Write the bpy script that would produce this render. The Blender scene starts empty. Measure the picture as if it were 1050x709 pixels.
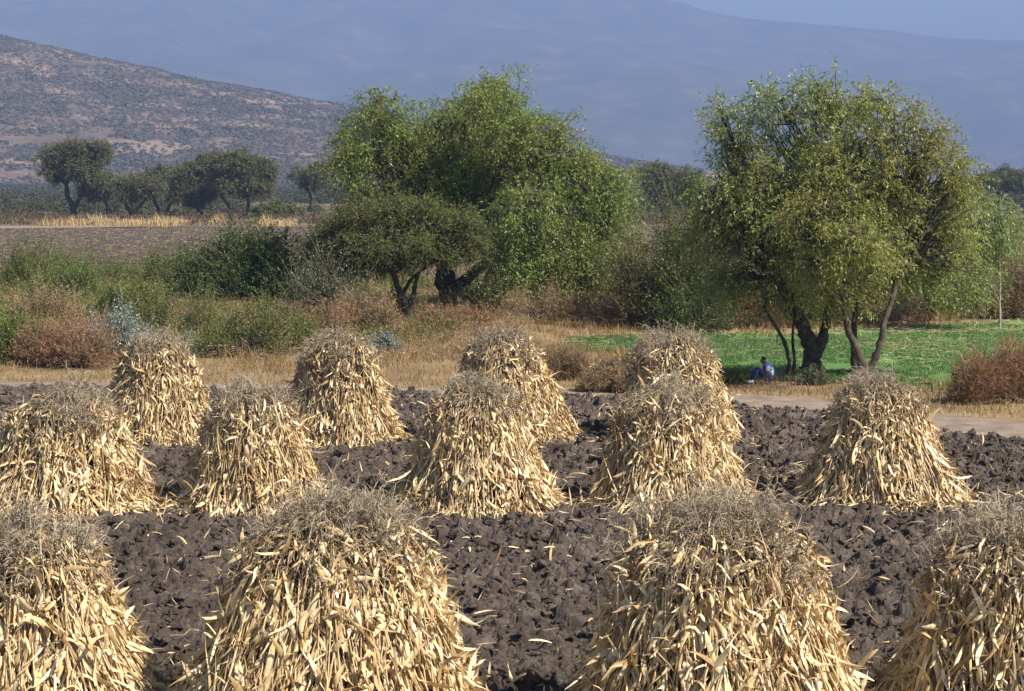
import bpy, math, random
import numpy as np
from mathutils import Vector, Matrix

sc = bpy.context.scene
COL = sc.collection
R = math.radians

# ------------------------------------------------------------------ camera
CAM_H, FPX, W0, H0, HORIZON = 6.0, 2041.0, 1050.0, 709.0, 185.0
PITCH = math.atan((H0 / 2 - HORIZON) / FPX)
cam_d = bpy.data.cameras.new('camera')
cam_d.sensor_width = 36.0
cam_d.lens = 36.0 * FPX / W0
cam_d.clip_start, cam_d.clip_end = 0.5, 40000
cam = bpy.data.objects.new('camera', cam_d)
COL.objects.link(cam)
cam.location = (0, 0, CAM_H)
cam.rotation_euler = (math.pi / 2 - PITCH, 0, 0)
sc.camera = cam

# ------------------------------------------------------------------ sky, sun, exposure
SUN_AZ, SUN_EL = R(62), R(47)          # to the right of straight behind the camera; height
SDIR = Vector((math.sin(SUN_AZ) * math.cos(SUN_EL), -math.cos(SUN_AZ) * math.cos(SUN_EL), math.sin(SUN_EL)))
world = bpy.data.worlds.new('World')
sc.world = world
world.use_nodes = True
wn = world.node_tree
sky = wn.nodes.new('ShaderNodeTexSky')
sky.sky_type = 'NISHITA'
sky.sun_disc = False
sky.sun_elevation = SUN_EL
sky.sun_rotation = math.atan2(SDIR.x, SDIR.y)
sky.air_density, sky.dust_density, sky.ozone_density = 1.0, 0.3, 2.0
bg = wn.nodes['Background']
bg.inputs['Strength'].default_value = 0.066
wn.links.new(sky.outputs[0], bg.inputs[0])
sun_d = bpy.data.lights.new('sun', 'SUN')
sun_d.energy, sun_d.angle, sun_d.color = 5.0, R(0.53), (1.0, 0.93, 0.82)
sun = bpy.data.objects.new('sun', sun_d)
COL.objects.link(sun)
sun.rotation_euler = SDIR.to_track_quat('Z', 'Y').to_euler()
sun.location = (40, -20, 60)
sc.view_settings.view_transform = 'Standard'
sc.view_settings.look = 'None'
sc.view_settings.exposure = 1.12
sc.view_settings.gamma = 1.0
sc.render.engine = 'CYCLES'
cy = sc.cycles
cy.max_bounces, cy.diffuse_bounces, cy.glossy_bounces = 6, 3, 1
cy.transmission_bounces, cy.transparent_max_bounces, cy.volume_bounces = 4, 4, 0
cy.use_denoising = True
cy.caustics_reflective = cy.caustics_refractive = False

# ------------------------------------------------------------------ helpers
def px(x, Y, z=0.0):
    """world point straight behind picture column x at ground distance Y"""
    return np.array([(x - W0 / 2) / FPX * (Y * math.cos(PITCH) + (CAM_H - z) * math.sin(PITCH)), Y, z])

def gp(x, y, z=0.0):
    """ground point seen at picture position x, y"""
    u, v = (x - W0 / 2) / FPX, (H0 / 2 - y) / FPX
    cp, sp = math.cos(PITCH), math.sin(PITCH)
    d = np.array([u, cp + v * sp, -sp + v * cp])
    t = (z - CAM_H) / d[2]
    return np.array([0, 0, CAM_H]) + d * t

def unit(v):
    return v / np.maximum(np.linalg.norm(v, axis=-1, keepdims=True), 1e-9)

def rnd_unit(rg, n):
    return unit(rg.normal(size=(n, 3)))

def _hash(ix, iy, seed):
    h = (ix.astype(np.int64) * 374761393 + iy.astype(np.int64) * 668265263 + seed * 1442695041) & 0xffffffff
    h = ((h ^ (h >> 13)) * 1274126177) & 0xffffffff
    return ((h ^ (h >> 16)) & 0xffff) / 65535.0

def vnoise(x, y, seed=0):
    ix, iy = np.floor(x), np.floor(y)
    fx, fy = x - ix, y - iy
    fx, fy = fx * fx * (3 - 2 * fx), fy * fy * (3 - 2 * fy)
    a, b = _hash(ix, iy, seed), _hash(ix + 1, iy, seed)
    c, d = _hash(ix, iy + 1, seed), _hash(ix + 1, iy + 1, seed)
    return (a * (1 - fx) + b * fx) * (1 - fy) + (c * (1 - fx) + d * fx) * fy

def fbm(x, y, seed=0, octs=4, gain=0.5):
    s, a, t = 0, 1.0, 0
    for o in range(octs):
        s = s + a * vnoise(x * 2 ** o + 17.3 * o, y * 2 ** o - 9.1 * o, seed + o)
        t += a
        a *= gain
    return s / t

def terr(x, y):
    """gentle lie of the uncultivated land between the road and the trees"""
    x, y = np.asarray(x, float), np.asarray(y, float)
    m = np.clip((y - 60) / 6, 0, 1) * np.clip((118 - y) / 30, 0, 1) * np.clip((2.5 - x) / 3.0, 0, 1)
    h = m * (0.55 * fbm(x / 6, y / 6, 5, 3) - 0.1)
    b = gp(500, 352)
    h = h + 0.4 * np.exp(-(((x - b[0]) / 3.2) ** 2 + ((y - b[1]) / 3.0) ** 2)) * np.clip((2.5 - x) / 2, 0, 1)
    return np.maximum(h, 0.0)

def tz(p, dz=0.0):
    return np.array([p[0], p[1], float(terr(p[0], p[1])) + dz])

class Geo:
    """collects polygons in numpy arrays and links them as one mesh"""
    def __init__(self):
        self.v, self.q, self.t, self.n = [], [], [], 0
        self.qm, self.tm = [], []
    def quads(self, v, q, m=0):
        self.v.append(np.asarray(v, np.float32).reshape(-1, 3))
        q = np.asarray(q, np.int64).reshape(-1, 4) + self.n
        self.q.append(q); self.qm.append(np.full(len(q), m, np.int32))
        self.n += len(self.v[-1])
    def build(self, name, mats, parent=None, smooth=False, loc=None):
        me = bpy.data.meshes.new(name)
        V = np.concatenate(self.v)
        if loc is not None:
            V = V - np.asarray(loc, np.float32)
        Q = np.concatenate(self.q)
        me.vertices.add(len(V)); me.vertices.foreach_set('co', V.ravel())
        me.loops.add(Q.size); me.loops.foreach_set('vertex_index', Q.ravel().astype(np.int32))
        me.polygons.add(len(Q))
        me.polygons.foreach_set('loop_start', np.arange(0, Q.size, 4, dtype=np.int32))
        me.polygons.foreach_set('loop_total', np.full(len(Q), 4, np.int32))
        me.polygons.foreach_set('material_index', np.concatenate(self.qm))
        me.polygons.foreach_set('use_smooth', np.full(len(Q), bool(smooth)))
        for m in (mats if isinstance(mats, (list, tuple)) else [mats]):
            me.materials.append(m)
        me.update(calc_edges=True)
        o = bpy.data.objects.new(name, me)
        COL.objects.link(o)
        if loc is not None and parent is None:
            o.location = [float(a) for a in loc]
        if parent is not None:
            o.parent = parent
        return o

def tubes(geo, P, rad, sides=5, m=0, cap=False):
    """P (n,k,3) polylines, rad (n,k)"""
    P = np.asarray(P, float); rad = np.asarray(rad, float)
    n, k, _ = P.shape
    T = np.empty_like(P)
    T[:, 1:-1] = P[:, 2:] - P[:, :-2]
    T[:, 0] = P[:, 1] - P[:, 0]
    T[:, -1] = P[:, -1] - P[:, -2]
    T = unit(T)
    main = unit(P[:, -1] - P[:, 0])
    ref = np.where(np.abs(main[:, 2:3]) > 0.8, np.array([[1.0, 0.2, 0]]), np.array([[0, 0.1, 1.0]]))[:, None, :]
    A = unit(np.cross(T, np.broadcast_to(ref, T.shape)))
    B = np.cross(T, A)
    ang = np.arange(sides) / sides * 2 * np.pi
    V = P[:, :, None, :] + rad[:, :, None, None] * (A[:, :, None, :] * np.cos(ang)[None, None, :, None] + B[:, :, None, :] * np.sin(ang)[None, None, :, None])
    idx = np.arange(n * k * sides).reshape(n, k, sides)
    nx = np.roll(idx, -1, axis=2)
    q = np.stack([idx[:, :-1], nx[:, :-1], nx[:, 1:], idx[:, 1:]], -1)
    geo.quads(V, q, m)

def n_seed(P):
    return int(abs(float(np.sum(P))) * 1000) % 2 ** 31

def ribbons(geo, P0, D0, N0, L, Wd, grav, curl, twist, segs=6, cup=0.25, prof=None, m=0, jit=0.0):
    jr = np.random.default_rng(n_seed(P0))
    n = len(P0)
    pos, d, nr = P0.astype(float).copy(), unit(D0.astype(float)), unit(N0.astype(float))
    prof = np.asarray(prof if prof is not None else np.interp(np.linspace(0, 1, segs + 1), [0, .15, .5, .8, 1], [.45, .9, 1, .65, .06]))
    V = np.empty((n, segs + 1, 3, 3))
    down = np.array([0, 0, -1.0])
    for i in range(segs + 1):
        side = unit(np.cross(d, nr))
        nn = np.cross(side, d)
        a = (twist * i / segs)[:, None]
        s2 = side * np.cos(a) + nn * np.sin(a)
        n2 = np.cross(s2, d)
        w = (Wd * prof[i] * 0.5)[:, None]
        V[:, i, 0] = pos - s2 * w
        V[:, i, 1] = pos + n2 * w * cup * 2
        V[:, i, 2] = pos + s2 * w
        pos = pos + d * (L / segs)[:, None]
        d = unit(d + down * (grav / segs)[:, None] + nn * (curl / segs)[:, None] + (jit * jr.normal(size=(n, 3)) if jit else 0))
    idx = np.arange(n * (segs + 1) * 3).reshape(n, segs + 1, 3)
    q = np.concatenate([np.stack([idx[:, :-1, j], idx[:, :-1, j + 1], idx[:, 1:, j + 1], idx[:, 1:, j]], -1).reshape(-1, 4) for j in (0, 1)])
    geo.quads(V, q, m)

def strands(rg, S, D, L, grav, k=5):
    t = np.linspace(0, 1, k)[None, :, None]
    return S[:, None] + D[:, None] * (L[:, None, None] * t) + np.array([0, 0, -1.0]) * (grav * L)[:, None, None] * t ** 2

def leaves(geo, rg, S, D, L, grav, m, ll, lw, droop=0.3, spread=0.9, m_i=0, t0=0.05):
    """m leaves along each strand"""
    n = len(S)
    t = t0 + (1 - t0) * (np.arange(m)[None, :] + rg.random((n, m))) / m
    P = S[:, None] + D[:, None] * (L[:, None] * t)[..., None] + np.array([0, 0, -1.0]) * ((grav * L)[:, None] * t ** 2)[..., None]
    T = unit(D[:, None] + np.array([0, 0, -2.0]) * (grav[:, None] * t)[..., None])
    P = P.reshape(-1, 3); T = T.reshape(-1, 3)
    N = len(P)
    ld = unit(T * 0.6 + rnd_unit(rg, N) * spread + np.array([0, 0, -droop]))
    sd = unit(np.cross(ld, rnd_unit(rg, N)))
    l = ll * (0.6 + 0.8 * rg.random(N))[:, None]
    w = lw * (0.6 + 0.8 * rg.random(N))[:, None]
    V = np.stack([P, P + ld * l * .45 + sd * w * .5, P + ld * l, P + ld * l * .45 - sd * w * .5], 1)
    geo.quads(V, np.arange(N * 4).reshape(N, 4), m_i)

def empty(name, loc):
    o = bpy.data.objects.new(name, None)
    COL.objects.link(o)
    o.location = [float(a) for a in loc]
    o.empty_display_size = 0.3
    return o

def tag(o, label=None, cat=None, group=None, kind=None):
    if label: o['label'] = label
    if cat: o['category'] = cat
    if group: o['group'] = group
    if kind: o['kind'] = kind
    return o

# ------------------------------------------------------------------ materials
def new_mat(name):
    m = bpy.data.materials.new(name)
    m.use_nodes = True
    nt = m.node_tree
    for n in list(nt.nodes):
        if n.type != 'OUTPUT_MATERIAL':
            nt.nodes.remove(n)
    return m, nt, nt.nodes['Material Output']

def ramp(nt, stops, fac):
    r = nt.nodes.new('ShaderNodeValToRGB')
    e = r.color_ramp.elements
    while len(e) < len(stops):
        e.new(0.5)
    for el, (p, c) in zip(e, stops):
        el.position, el.color = p, (*c, 1)
    nt.links.new(fac, r.inputs[0])
    return r.outputs[0]

def noise(nt, scale, detail=4, rough=0.55, coord='Object', w=None):
    tc = nt.nodes.new('ShaderNodeTexCoord')
    n = nt.nodes.new('ShaderNodeTexNoise')
    n.inputs['Scale'].default_value, n.inputs['Detail'].default_value, n.inputs['Roughness'].default_value = scale, detail, rough
    nt.links.new(tc.outputs[coord], n.inputs['Vector'])
    return n.outputs['Fac']

def mixc(nt, fac, a, b, mode='MIX'):
    n = nt.nodes.new('ShaderNodeMix')
    n.data_type, n.blend_type = 'RGBA', mode
    for s, v in ((n.inputs[0], fac), (n.inputs[6], a), (n.inputs[7], b)):
        if hasattr(v, 'links'):
            nt.links.new(v, s)
        elif isinstance(v, (int, float)):
            s.default_value = v
        else:
            s.default_value = (*v, 1)
    return n.outputs[2]

def leaf_mat(name, stops, trans=0.3, gloss=0.06, patch=None, rough=0.45, pscale=0.35, mott=0.0):
    """thin leaf: colour varies leaf by leaf, and patch by patch over the plant"""
    m, nt, out = new_mat(name)
    g = nt.nodes.new('ShaderNodeNewGeometry')
    c = ramp(nt, stops, g.outputs['Random Per Island'])
    if patch:
        f = noise(nt, pscale, 3, coord='Object')
        mr = nt.nodes.new('ShaderNodeMapRange')
        mr.inputs[1].default_value, mr.inputs[2].default_value = 0.45, 0.62
        nt.links.new(f, mr.inputs[0])
        c = mixc(nt, mr.outputs[0], c, mixc(nt, 0.55, c, patch))
    if mott:
        f2 = ramp(nt, [(.3, (1 - mott,) * 3), (.5, (1, 1, 1)), (.72, (1.12, 1.1, 1.05))], noise(nt, 16, 6, .75))
        c = mixc(nt, 1.0, c, f2, 'MULTIPLY')
    d = nt.nodes.new('ShaderNodeBsdfDiffuse')
    t = nt.nodes.new('ShaderNodeBsdfTranslucent')
    s = nt.nodes.new('ShaderNodeBsdfGlossy')
    s.inputs['Roughness'].default_value = rough
    for n in (d, t):
        nt.links.new(c, n.inputs['Color'])
    m1, m2 = nt.nodes.new('ShaderNodeMixShader'), nt.nodes.new('ShaderNodeMixShader')
    m1.inputs[0].default_value, m2.inputs[0].default_value = trans, gloss
    nt.links.new(d.outputs[0], m1.inputs[1]); nt.links.new(t.outputs[0], m1.inputs[2])
    nt.links.new(m1.outputs[0], m2.inputs[1]); nt.links.new(s.outputs[0], m2.inputs[2])
    nt.links.new(m2.outputs[0], out.inputs[0])
    return m

def solid_mat(name, stops, scale=3.0, rough=0.9, bump=0.0, bscale=30.0, detail=5, coord='Object', spec=0.2):
    m, nt, out = new_mat(name)
    p = nt.nodes.new('ShaderNodeBsdfPrincipled')
    nt.links.new(ramp(nt, stops, noise(nt, scale, detail, coord=coord)), p.inputs['Base Color'])
    p.inputs['Roughness'].default_value = rough
    p.inputs['Specular IOR Level'].default_value = spec
    if bump:
        b = nt.nodes.new('ShaderNodeBump')
        b.inputs['Strength'].default_value = 0.9
        b.inputs['Distance'].default_value = bump
        nt.links.new(noise(nt, bscale, 6, 0.65, coord), b.inputs['Height'])
        nt.links.new(b.outputs[0], p.inputs['Normal'])
    nt.links.new(p.outputs[0], out.inputs[0])
    return m

M = {}
M['corn_leaf'] = leaf_mat('dry corn leaf', [(0, (.24, .145, .065)), (.18, (.43, .28, .125)), (.45, (.64, .455, .215)), (.75, (.78, .60, .335)), (1, (.86, .725, .47))], .10, .05, mott=.45)
M['husk'] = leaf_mat('dry corn husk', [(0, (.55, .38, .18)), (.5, (.68, .51, .28)), (1, (.80, .66, .43))], .12, .05, mott=.45)
M['top_leaf'] = leaf_mat('withered top leaf', [(0, (.15, .105, .065)), (.5, (.27, .205, .13)), (.85, (.38, .29, .18)), (1, (.56, .43, .27))], .1, .04, mott=.45)
M['tassel'] = leaf_mat('corn tassel', [(0, (.24, .185, .125)), (.5, (.37, .295, .205)), (1, (.51, .425, .30))], .15, .03)
M['stalk'] = leaf_mat('corn stalk', [(0, (.34, .22, .10)), (.5, (.50, .35, .165)), (1, (.62, .46, .24))], 0.02, .06, mott=.45)
M['gap_shade_core'] = solid_mat('packed stalks with painted shade', [(.3, (.035, .023, .013)), (.7, (.08, .054, .028))], 9, .95, .03, 25)  # stalk mass toned near black: shade of the leaf gaps put into its colour
M['bark_dark'] = solid_mat('dark bark', [(.3, (.035, .028, .022)), (.7, (.085, .068, .052))], 5, .95, .02, 22)
M['bark_grey'] = solid_mat('grey brown bark', [(.3, (.05, .040, .032)), (.7, (.11, .088, .07))], 5, .95, .015, 26)
M['bark_pale'] = solid_mat('pale bark', [(.3, (.24, .215, .18)), (.7, (.40, .37, .33))], 4, .9, .005, 26)
M['twig_dry'] = leaf_mat('dry twig', [(0, (.12, .085, .06)), (.6, (.22, .16, .11)), (1, (.34, .27, .19))], .02, .03)
G = lambda *s: [(i / (len(s) - 1), c) for i, c in enumerate(s)]
M['leaf_centre'] = leaf_mat('green leaves', G((0.075, 0.138, 0.028), (0.125, 0.206, 0.037), (0.188, 0.269, 0.048), (0.256, 0.312, 0.063), (0.350, 0.331, 0.092)), .40, .03, (.22, .20, .05), pscale=.3)
M['leaf_centre_light'] = leaf_mat('bright green leaves', G((0.094, 0.169, 0.032), (0.150, 0.237, 0.044), (0.219, 0.300, 0.060), (0.288, 0.338, 0.075), (0.375, 0.350, 0.115)), .42, .03, (.24, .22, .06), pscale=.3)
M['leaf_right_green'] = leaf_mat('narrow green leaves', G((0.108, 0.179, 0.043), (0.172, 0.259, 0.055), (0.252, 0.331, 0.079), (0.331, 0.381, 0.106), (0.489, 0.446, 0.185)), .42, .03, (.24, .22, .07), pscale=.3)
M['leaf_right_olive'] = leaf_mat('narrow olive leaves', G((0.137, 0.194, 0.037), (0.208, 0.266, 0.051), (0.281, 0.323, 0.069), (0.359, 0.374, 0.093), (0.546, 0.446, 0.171)), .42, .03, (.25, .215, .06), pscale=.35)
M['leaf_acacia'] = leaf_mat('fine olive leaves', G((0.075, 0.102, 0.029), (0.121, 0.150, 0.040), (0.172, 0.198, 0.057), (0.230, 0.228, 0.083)), .3, .02, (.14, .12, .05))
M['leaf_grey'] = leaf_mat('grey green leaves', G((0.069, 0.088, 0.039), (0.117, 0.138, 0.067), (0.179, 0.196, 0.097)), .25, .04, (.12, .095, .06))
M['leaf_far'] = leaf_mat('far grey olive leaves', G((.040, .044, .026), (.064, .069, .038), (.095, .098, .056)), .2, .0, (.075, .062, .042), pscale=.03)
M['leaf_hill'] = leaf_mat('hill scrub leaves', G((.060, .060, .044), (.095, .092, .064), (.14, .13, .09)), .2, .0, (.11, .082, .062), pscale=.012)
M['leaf_mesquite'] = leaf_mat('mesquite leaves', G((0.098, 0.108, 0.050), (0.155, 0.168, 0.072), (0.218, 0.222, 0.099)), .3, .02, (.16, .14, .08), pscale=.2)
M['far_weeds'] = leaf_mat('far dry weeds', G((.085, .055, .038), (.14, .095, .06), (.21, .145, .09)), .15, .0, (.09, .08, .045), pscale=.08)
M['leaf_mixed'] = leaf_mat('half dry leaves', G((.055, .065, .02), (.10, .105, .035), (.15, .14, .05), (.21, .15, .08)), .3, .02, (.12, .13, .04), pscale=.8)
M['leaf_bright'] = leaf_mat('fresh green leaves', G((.085, .135, .022), (.14, .205, .036), (.20, .255, .055)), .38, .03, (.17, .17, .05), pscale=.8)
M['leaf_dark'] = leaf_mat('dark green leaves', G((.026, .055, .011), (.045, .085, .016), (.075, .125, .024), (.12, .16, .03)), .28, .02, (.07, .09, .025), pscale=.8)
M['leaf_olive'] = leaf_mat('olive shrub leaves', G((.055, .085, .018), (.11, .155, .030), (.17, .215, .042), (.25, .25, .075)), .38, .02, (.17, .135, .055), pscale=.8)
M['leaf_silver'] = leaf_mat('silver blue leaves', G((.15, .185, .155), (.23, .27, .225), (.33, .37, .31)), .2, .05)
M['dry_red'] = leaf_mat('reddish dry stems', G((0.150, 0.073, 0.035), (0.250, 0.125, 0.062), (0.350, 0.194, 0.100), (0.450, 0.275, 0.150)), .2, .03, (.26, .18, .09), pscale=.8)
M['dry_brown'] = leaf_mat('brown dry stems', G((0.175, 0.110, 0.056), (0.275, 0.188, 0.094), (0.388, 0.275, 0.138), (0.500, 0.362, 0.188)), .2, .03, (.16, .10, .06), pscale=.7)
M['dry_grass'] = leaf_mat('dry grass', G((0.171, 0.101, 0.043), (0.279, 0.181, 0.074), (0.378, 0.252, 0.105), (0.468, 0.328, 0.148)), .25, .03, (.15, .085, .045), pscale=.45)
M['straw'] = leaf_mat('standing straw', G((.40, .28, .12), (.52, .38, .18), (.62, .48, .25)), .25, .03)
M['green_grass'] = leaf_mat('young crop', G((0.075, 0.157, 0.046), (0.115, 0.218, 0.060), (0.167, 0.263, 0.081)), .4, .03, (.20, .22, .09), pscale=.12)

def ground_mat():
    m, nt, out = new_mat('dry ground')
    p = nt.nodes.new('ShaderNodeBsdfPrincipled')
    a = ramp(nt, [(.3, (.15, .10, .055)), (.5, (.24, .17, .092)), (.7, (.33, .245, .138))], noise(nt, 0.35, 8, .65))
    b = ramp(nt, [(.35, (.085, .075, .045)), (.65, (.17, .125, .075))], noise(nt, 0.05, 6, .6))
    # land beyond the trees is scrub soil
    tc = nt.nodes.new('ShaderNodeTexCoord')
    sx = nt.nodes.new('ShaderNodeSeparateXYZ')
    nt.links.new(tc.outputs['Object'], sx.inputs[0])
    mr = nt.nodes.new('ShaderNodeMapRange')
    mr.inputs[1].default_value, mr.inputs[2].default_value = 85, 130
    nt.links.new(sx.outputs['Y'], mr.inputs[0])
    nt.links.new(mixc(nt, mr.outputs[0], a, b), p.inputs['Base Color'])
    p.inputs['Roughness'].default_value = .95
    p.inputs['Specular IOR Level'].default_value = .1
    bp = nt.nodes.new('ShaderNodeBump')
    bp.inputs['Distance'].default_value = .06
    nt.links.new(noise(nt, 6, 6, .7), bp.inputs['Height'])
    nt.links.new(bp.outputs[0], p.inputs['Normal'])
    nt.links.new(p.outputs[0], out.inputs[0])
    return m
M['ground'] = ground_mat()

def soil_mat():
    m, nt, out = new_mat('plowed clay')
    p = nt.nodes.new('ShaderNodeBsdfPrincipled')
    c = ramp(nt, [(.3, (.060, .047, .039)), (.5, (.105, .084, .070)), (.72, (.185, .152, .128))], noise(nt, 2.2, 8, .7))
    c2 = ramp(nt, [(.38, (.55, .54, .53)), (.5, (.95, .93, .91)), (.66, (1.35, 1.28, 1.22))], noise(nt, 14, 8, .8))
    c3 = ramp(nt, [(.35, (.82, .80, .79)), (.65, (1.2, 1.19, 1.17))], noise(nt, .45, 4, .6))
    nt.links.new(mixc(nt, 1.0, mixc(nt, 1.0, c, c2, 'MULTIPLY'), c3, 'MULTIPLY'), p.inputs['Base Color'])
    p.inputs['Roughness'].default_value = .85
    p.inputs['Specular IOR Level'].default_value = .15
    bp = nt.nodes.new('ShaderNodeBump')
    bp.inputs['Distance'].default_value = .04
    nt.links.new(noise(nt, 30, 9, .8), bp.inputs['Height'])
    nt.links.new(bp.outputs[0], p.inputs['Normal'])
    nt.links.new(p.outputs[0], out.inputs[0])
    return m
M['soil'] = soil_mat()
M['far_soil'] = solid_mat('far plowed soil', [(.3, (.036, .027, .023)), (.5, (.065, .048, .039)), (.72, (.16, .108, .07))], .45, .95, .15, 2.5, 9)
M['road'] = solid_mat('trodden dirt', [(.3, (.16, .118, .09)), (.5, (.225, .172, .133)), (.72, (.30, .238, .185))], 1.4, .95, .04, 9, 9)
M['crop_soil'] = solid_mat('crop sheet', [(.3, (.06, .14, .036)), (.55, (.09, .185, .045)), (.75, (.16, .19, .07))], .45, .95, .05, 12, 8)

def hill_mat(name, dark, mid, bare, s1):
    m, nt, out = new_mat(name)
    p = nt.nodes.new('ShaderNodeBsdfPrincipled')
    c = ramp(nt, [(.38, dark), (.55, mid), (.68, bare)], noise(nt, s1, 10, .68))
    at = nt.nodes.new('ShaderNodeAttribute')
    at.attribute_name = 'bare'
    nt.links.new(mixc(nt, at.outputs['Fac'], c, bare), p.inputs['Base Color'])
    p.inputs['Roughness'].default_value = 1
    p.inputs['Specular IOR Level'].default_value = 0
    nt.links.new(p.outputs[0], out.inputs[0])
    return m
M['hill'] = hill_mat('hill soil and scrub', (.075, .062, .048), (.15, .108, .08), (.29, .21, .15), .02)
M['mountain'] = hill_mat('mountain soil and scrub', (.035, .045, .03), (.085, .078, .055), (.16, .125, .085), .006)

# ------------------------------------------------------------------ setting: ground, fields, road, hills
def grid(geo_x, geo_y, hfun, name, mat, smooth=True, attr=None, loc=None):
    X, Y = np.meshgrid(geo_x, geo_y)
    Z = hfun(X, Y)
    g = Geo()
    ny, nx = X.shape
    idx = np.arange(nx * ny).reshape(ny, nx)
    g.quads(np.stack([X, Y, Z], -1), np.stack([idx[:-1, :-1], idx[:-1, 1:], idx[1:, 1:], idx[1:, :-1]], -1))
    o = g.build(name, mat, smooth=smooth)
    if attr is not None:
        a = o.data.attributes.new('bare', 'FLOAT', 'POINT')
        a.data.foreach_set('value', attr(X, Y).ravel().astype(np.float32))
    return tag(o, kind='structure')

gx = np.concatenate([[-13000, -6000, -2500, -1000, -400, -150, -80], np.arange(-50, 50.1, .5), [80, 150, 400, 1000, 2500, 6000, 13000]])
gy = np.concatenate([[-250, -100, -20, 0, 20, 40], np.arange(55, 125, .5), [140, 180, 250, 400, 700, 1100, 1600, 3000, 6000, 13000]])
grid(gx, gy, terr, 'ground', M['ground'])

ROAD_NEAR = [(-260, 397.5), (12, 399), (250, 402), (400, 404.5), (590, 408), (750, 418), (830, 424.5), (950, 444), (1040, 454), (1300, 480)]
ROAD_FAR = [(-260, 390), (12, 391.5), (250, 395), (400, 398), (590, 402), (750, 404.5), (830, 409), (950, 424), (1040, 433), (1300, 452)]
rn = np.array([gp(*p)[:2] for p in ROAD_NEAR]); rf = np.array([gp(*p)[:2] for p in ROAD_FAR])
def near_edge(x): return np.interp(x, rn[:, 0], rn[:, 1])
def far_edge(x): return np.interp(x, rf[:, 0], rf[:, 1])

def road():
    g = Geo()
    xs = np.linspace(-28, 28, 500)
    a, b = near_edge(xs) - .5, far_edge(xs)
    wob = .35 * (fbm(xs * .9, xs * 0, 3, 4) - .5)
    T = np.linspace(0, 1, 26)[:, None]
    Y = a[None] * (1 - T) + (b + wob)[None] * T
    X = np.broadcast_to(xs[None], Y.shape)
    Z = .006 + .05 * fbm(X * .8, Y * 1.4, 9, 4) * np.sin(np.pi * np.clip(T, 0, 1)) * np.ones_like(X) - .02 * np.exp(-((T - .35) / .08) ** 2) - .02 * np.exp(-((T - .75) / .08) ** 2)
    Z = np.maximum(Z, .006)
    ny, nx = X.shape
    idx = np.arange(nx * ny).reshape(ny, nx)
    g.quads(np.stack([X, Y, Z], -1), np.stack([idx[:-1, :-1], idx[:-1, 1:], idx[1:, 1:], idx[1:, :-1]], -1))
    tag(g.build('dirt_road', M['road'], smooth=True), kind='structure')
road()

def plowed_field():
    rg = np.random.default_rng(11)
    xs = np.arange(-18.5, 18.5, .032)
    ys = 17 * np.exp(np.arange(0, math.log(58 / 17), .00125))
    X, Y = np.meshgrid(xs, ys)
    Z = .10 + .16 * (fbm(X / .9, Y / .9, 21, 3, .55) - .5) + .13 * (fbm(X / .22, Y / .22, 33, 2, .6) - .5)
    Z += .04 * np.sin(Y * 2 * np.pi / 1.1 + 2.5 * vnoise(X / 2, Y / 2, 8))
    Z += .07 * (np.abs(vnoise(X / .30, Y / .30, 61) - .5) + np.abs(vnoise(X / .13, Y / .13, 62) - .5) * .9 - .35)
    # clods turned up by the plough
    n = 70000
    cx, cyy = rg.uniform(-18.4, 18.4, n), 17 + 44 * rg.random(n)
    rr = .03 + .12 * rg.random(n) ** 3.0
    hh = rr * rg.uniform(.6, 1.5, n)
    ec, an = rg.uniform(.55, 1, n), rg.uniform(0, np.pi, n)
    for i in range(n):
        x0, x1 = np.searchsorted(xs, (cx[i] - rr[i], cx[i] + rr[i]))
        y0, y1 = np.searchsorted(ys, (cyy[i] - rr[i], cyy[i] + rr[i]))
        if x1 - x0 < 2 or y1 - y0 < 2:
            continue
        dx, dy = X[y0:y1, x0:x1] - cx[i], Y[y0:y1, x0:x1] - cyy[i]
        c, s = math.cos(an[i]), math.sin(an[i])
        u, v = dx * c + dy * s, (-dx * s + dy * c) / ec[i]
        q = 1 - np.maximum(np.abs(u * .9 + v * .3), np.abs(v * .95 - .25 * u)) ** 1.5 / rr[i] ** 1.5 * .6 - (u * u + v * v) / rr[i] ** 2 * .5
        Z[y0:y1, x0:x1] += hh[i] * np.clip(q * 1.3, 0, .8) ** .55 * .62
    Z += .028 * (rg.random(Z.shape) - .5) + .06 * (fbm(X / .075, Y / .075, 36, 2) - .5)
    edge = near_edge(X) + .5 * (fbm(X * 1.3, Y * 1.3, 4, 3) - .5)
    k = np.clip((edge - Y) / .5, 0, 1)
    Z = np.where(Y < edge, np.maximum(Z, .02) * k + (1 - k) * .015, -.25)
    g = Geo()
    ny, nx = X.shape
    idx = np.arange(nx * ny).reshape(ny, nx)
    q = np.stack([idx[:-1, :-1], idx[:-1, 1:], idx[1:, 1:], idx[1:, :-1]], -1)
    keep = (Y < edge + .1)
    q = q[keep[:-1, :-1]]
    g.quads(np.stack([X, Y, Z], -1), q)
    tag(g.build('plowed_field', M['soil'], smooth=False), kind='structure')
    return xs, ys, Z
SX, SY, SZ = plowed_field()
def soil_z(x, y):
    i = np.clip(np.searchsorted(SX, x), 0, len(SX) - 1)
    j = np.clip(np.searchsorted(SY, y), 0, len(SY) - 1)
    return SZ[j, i]

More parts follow.
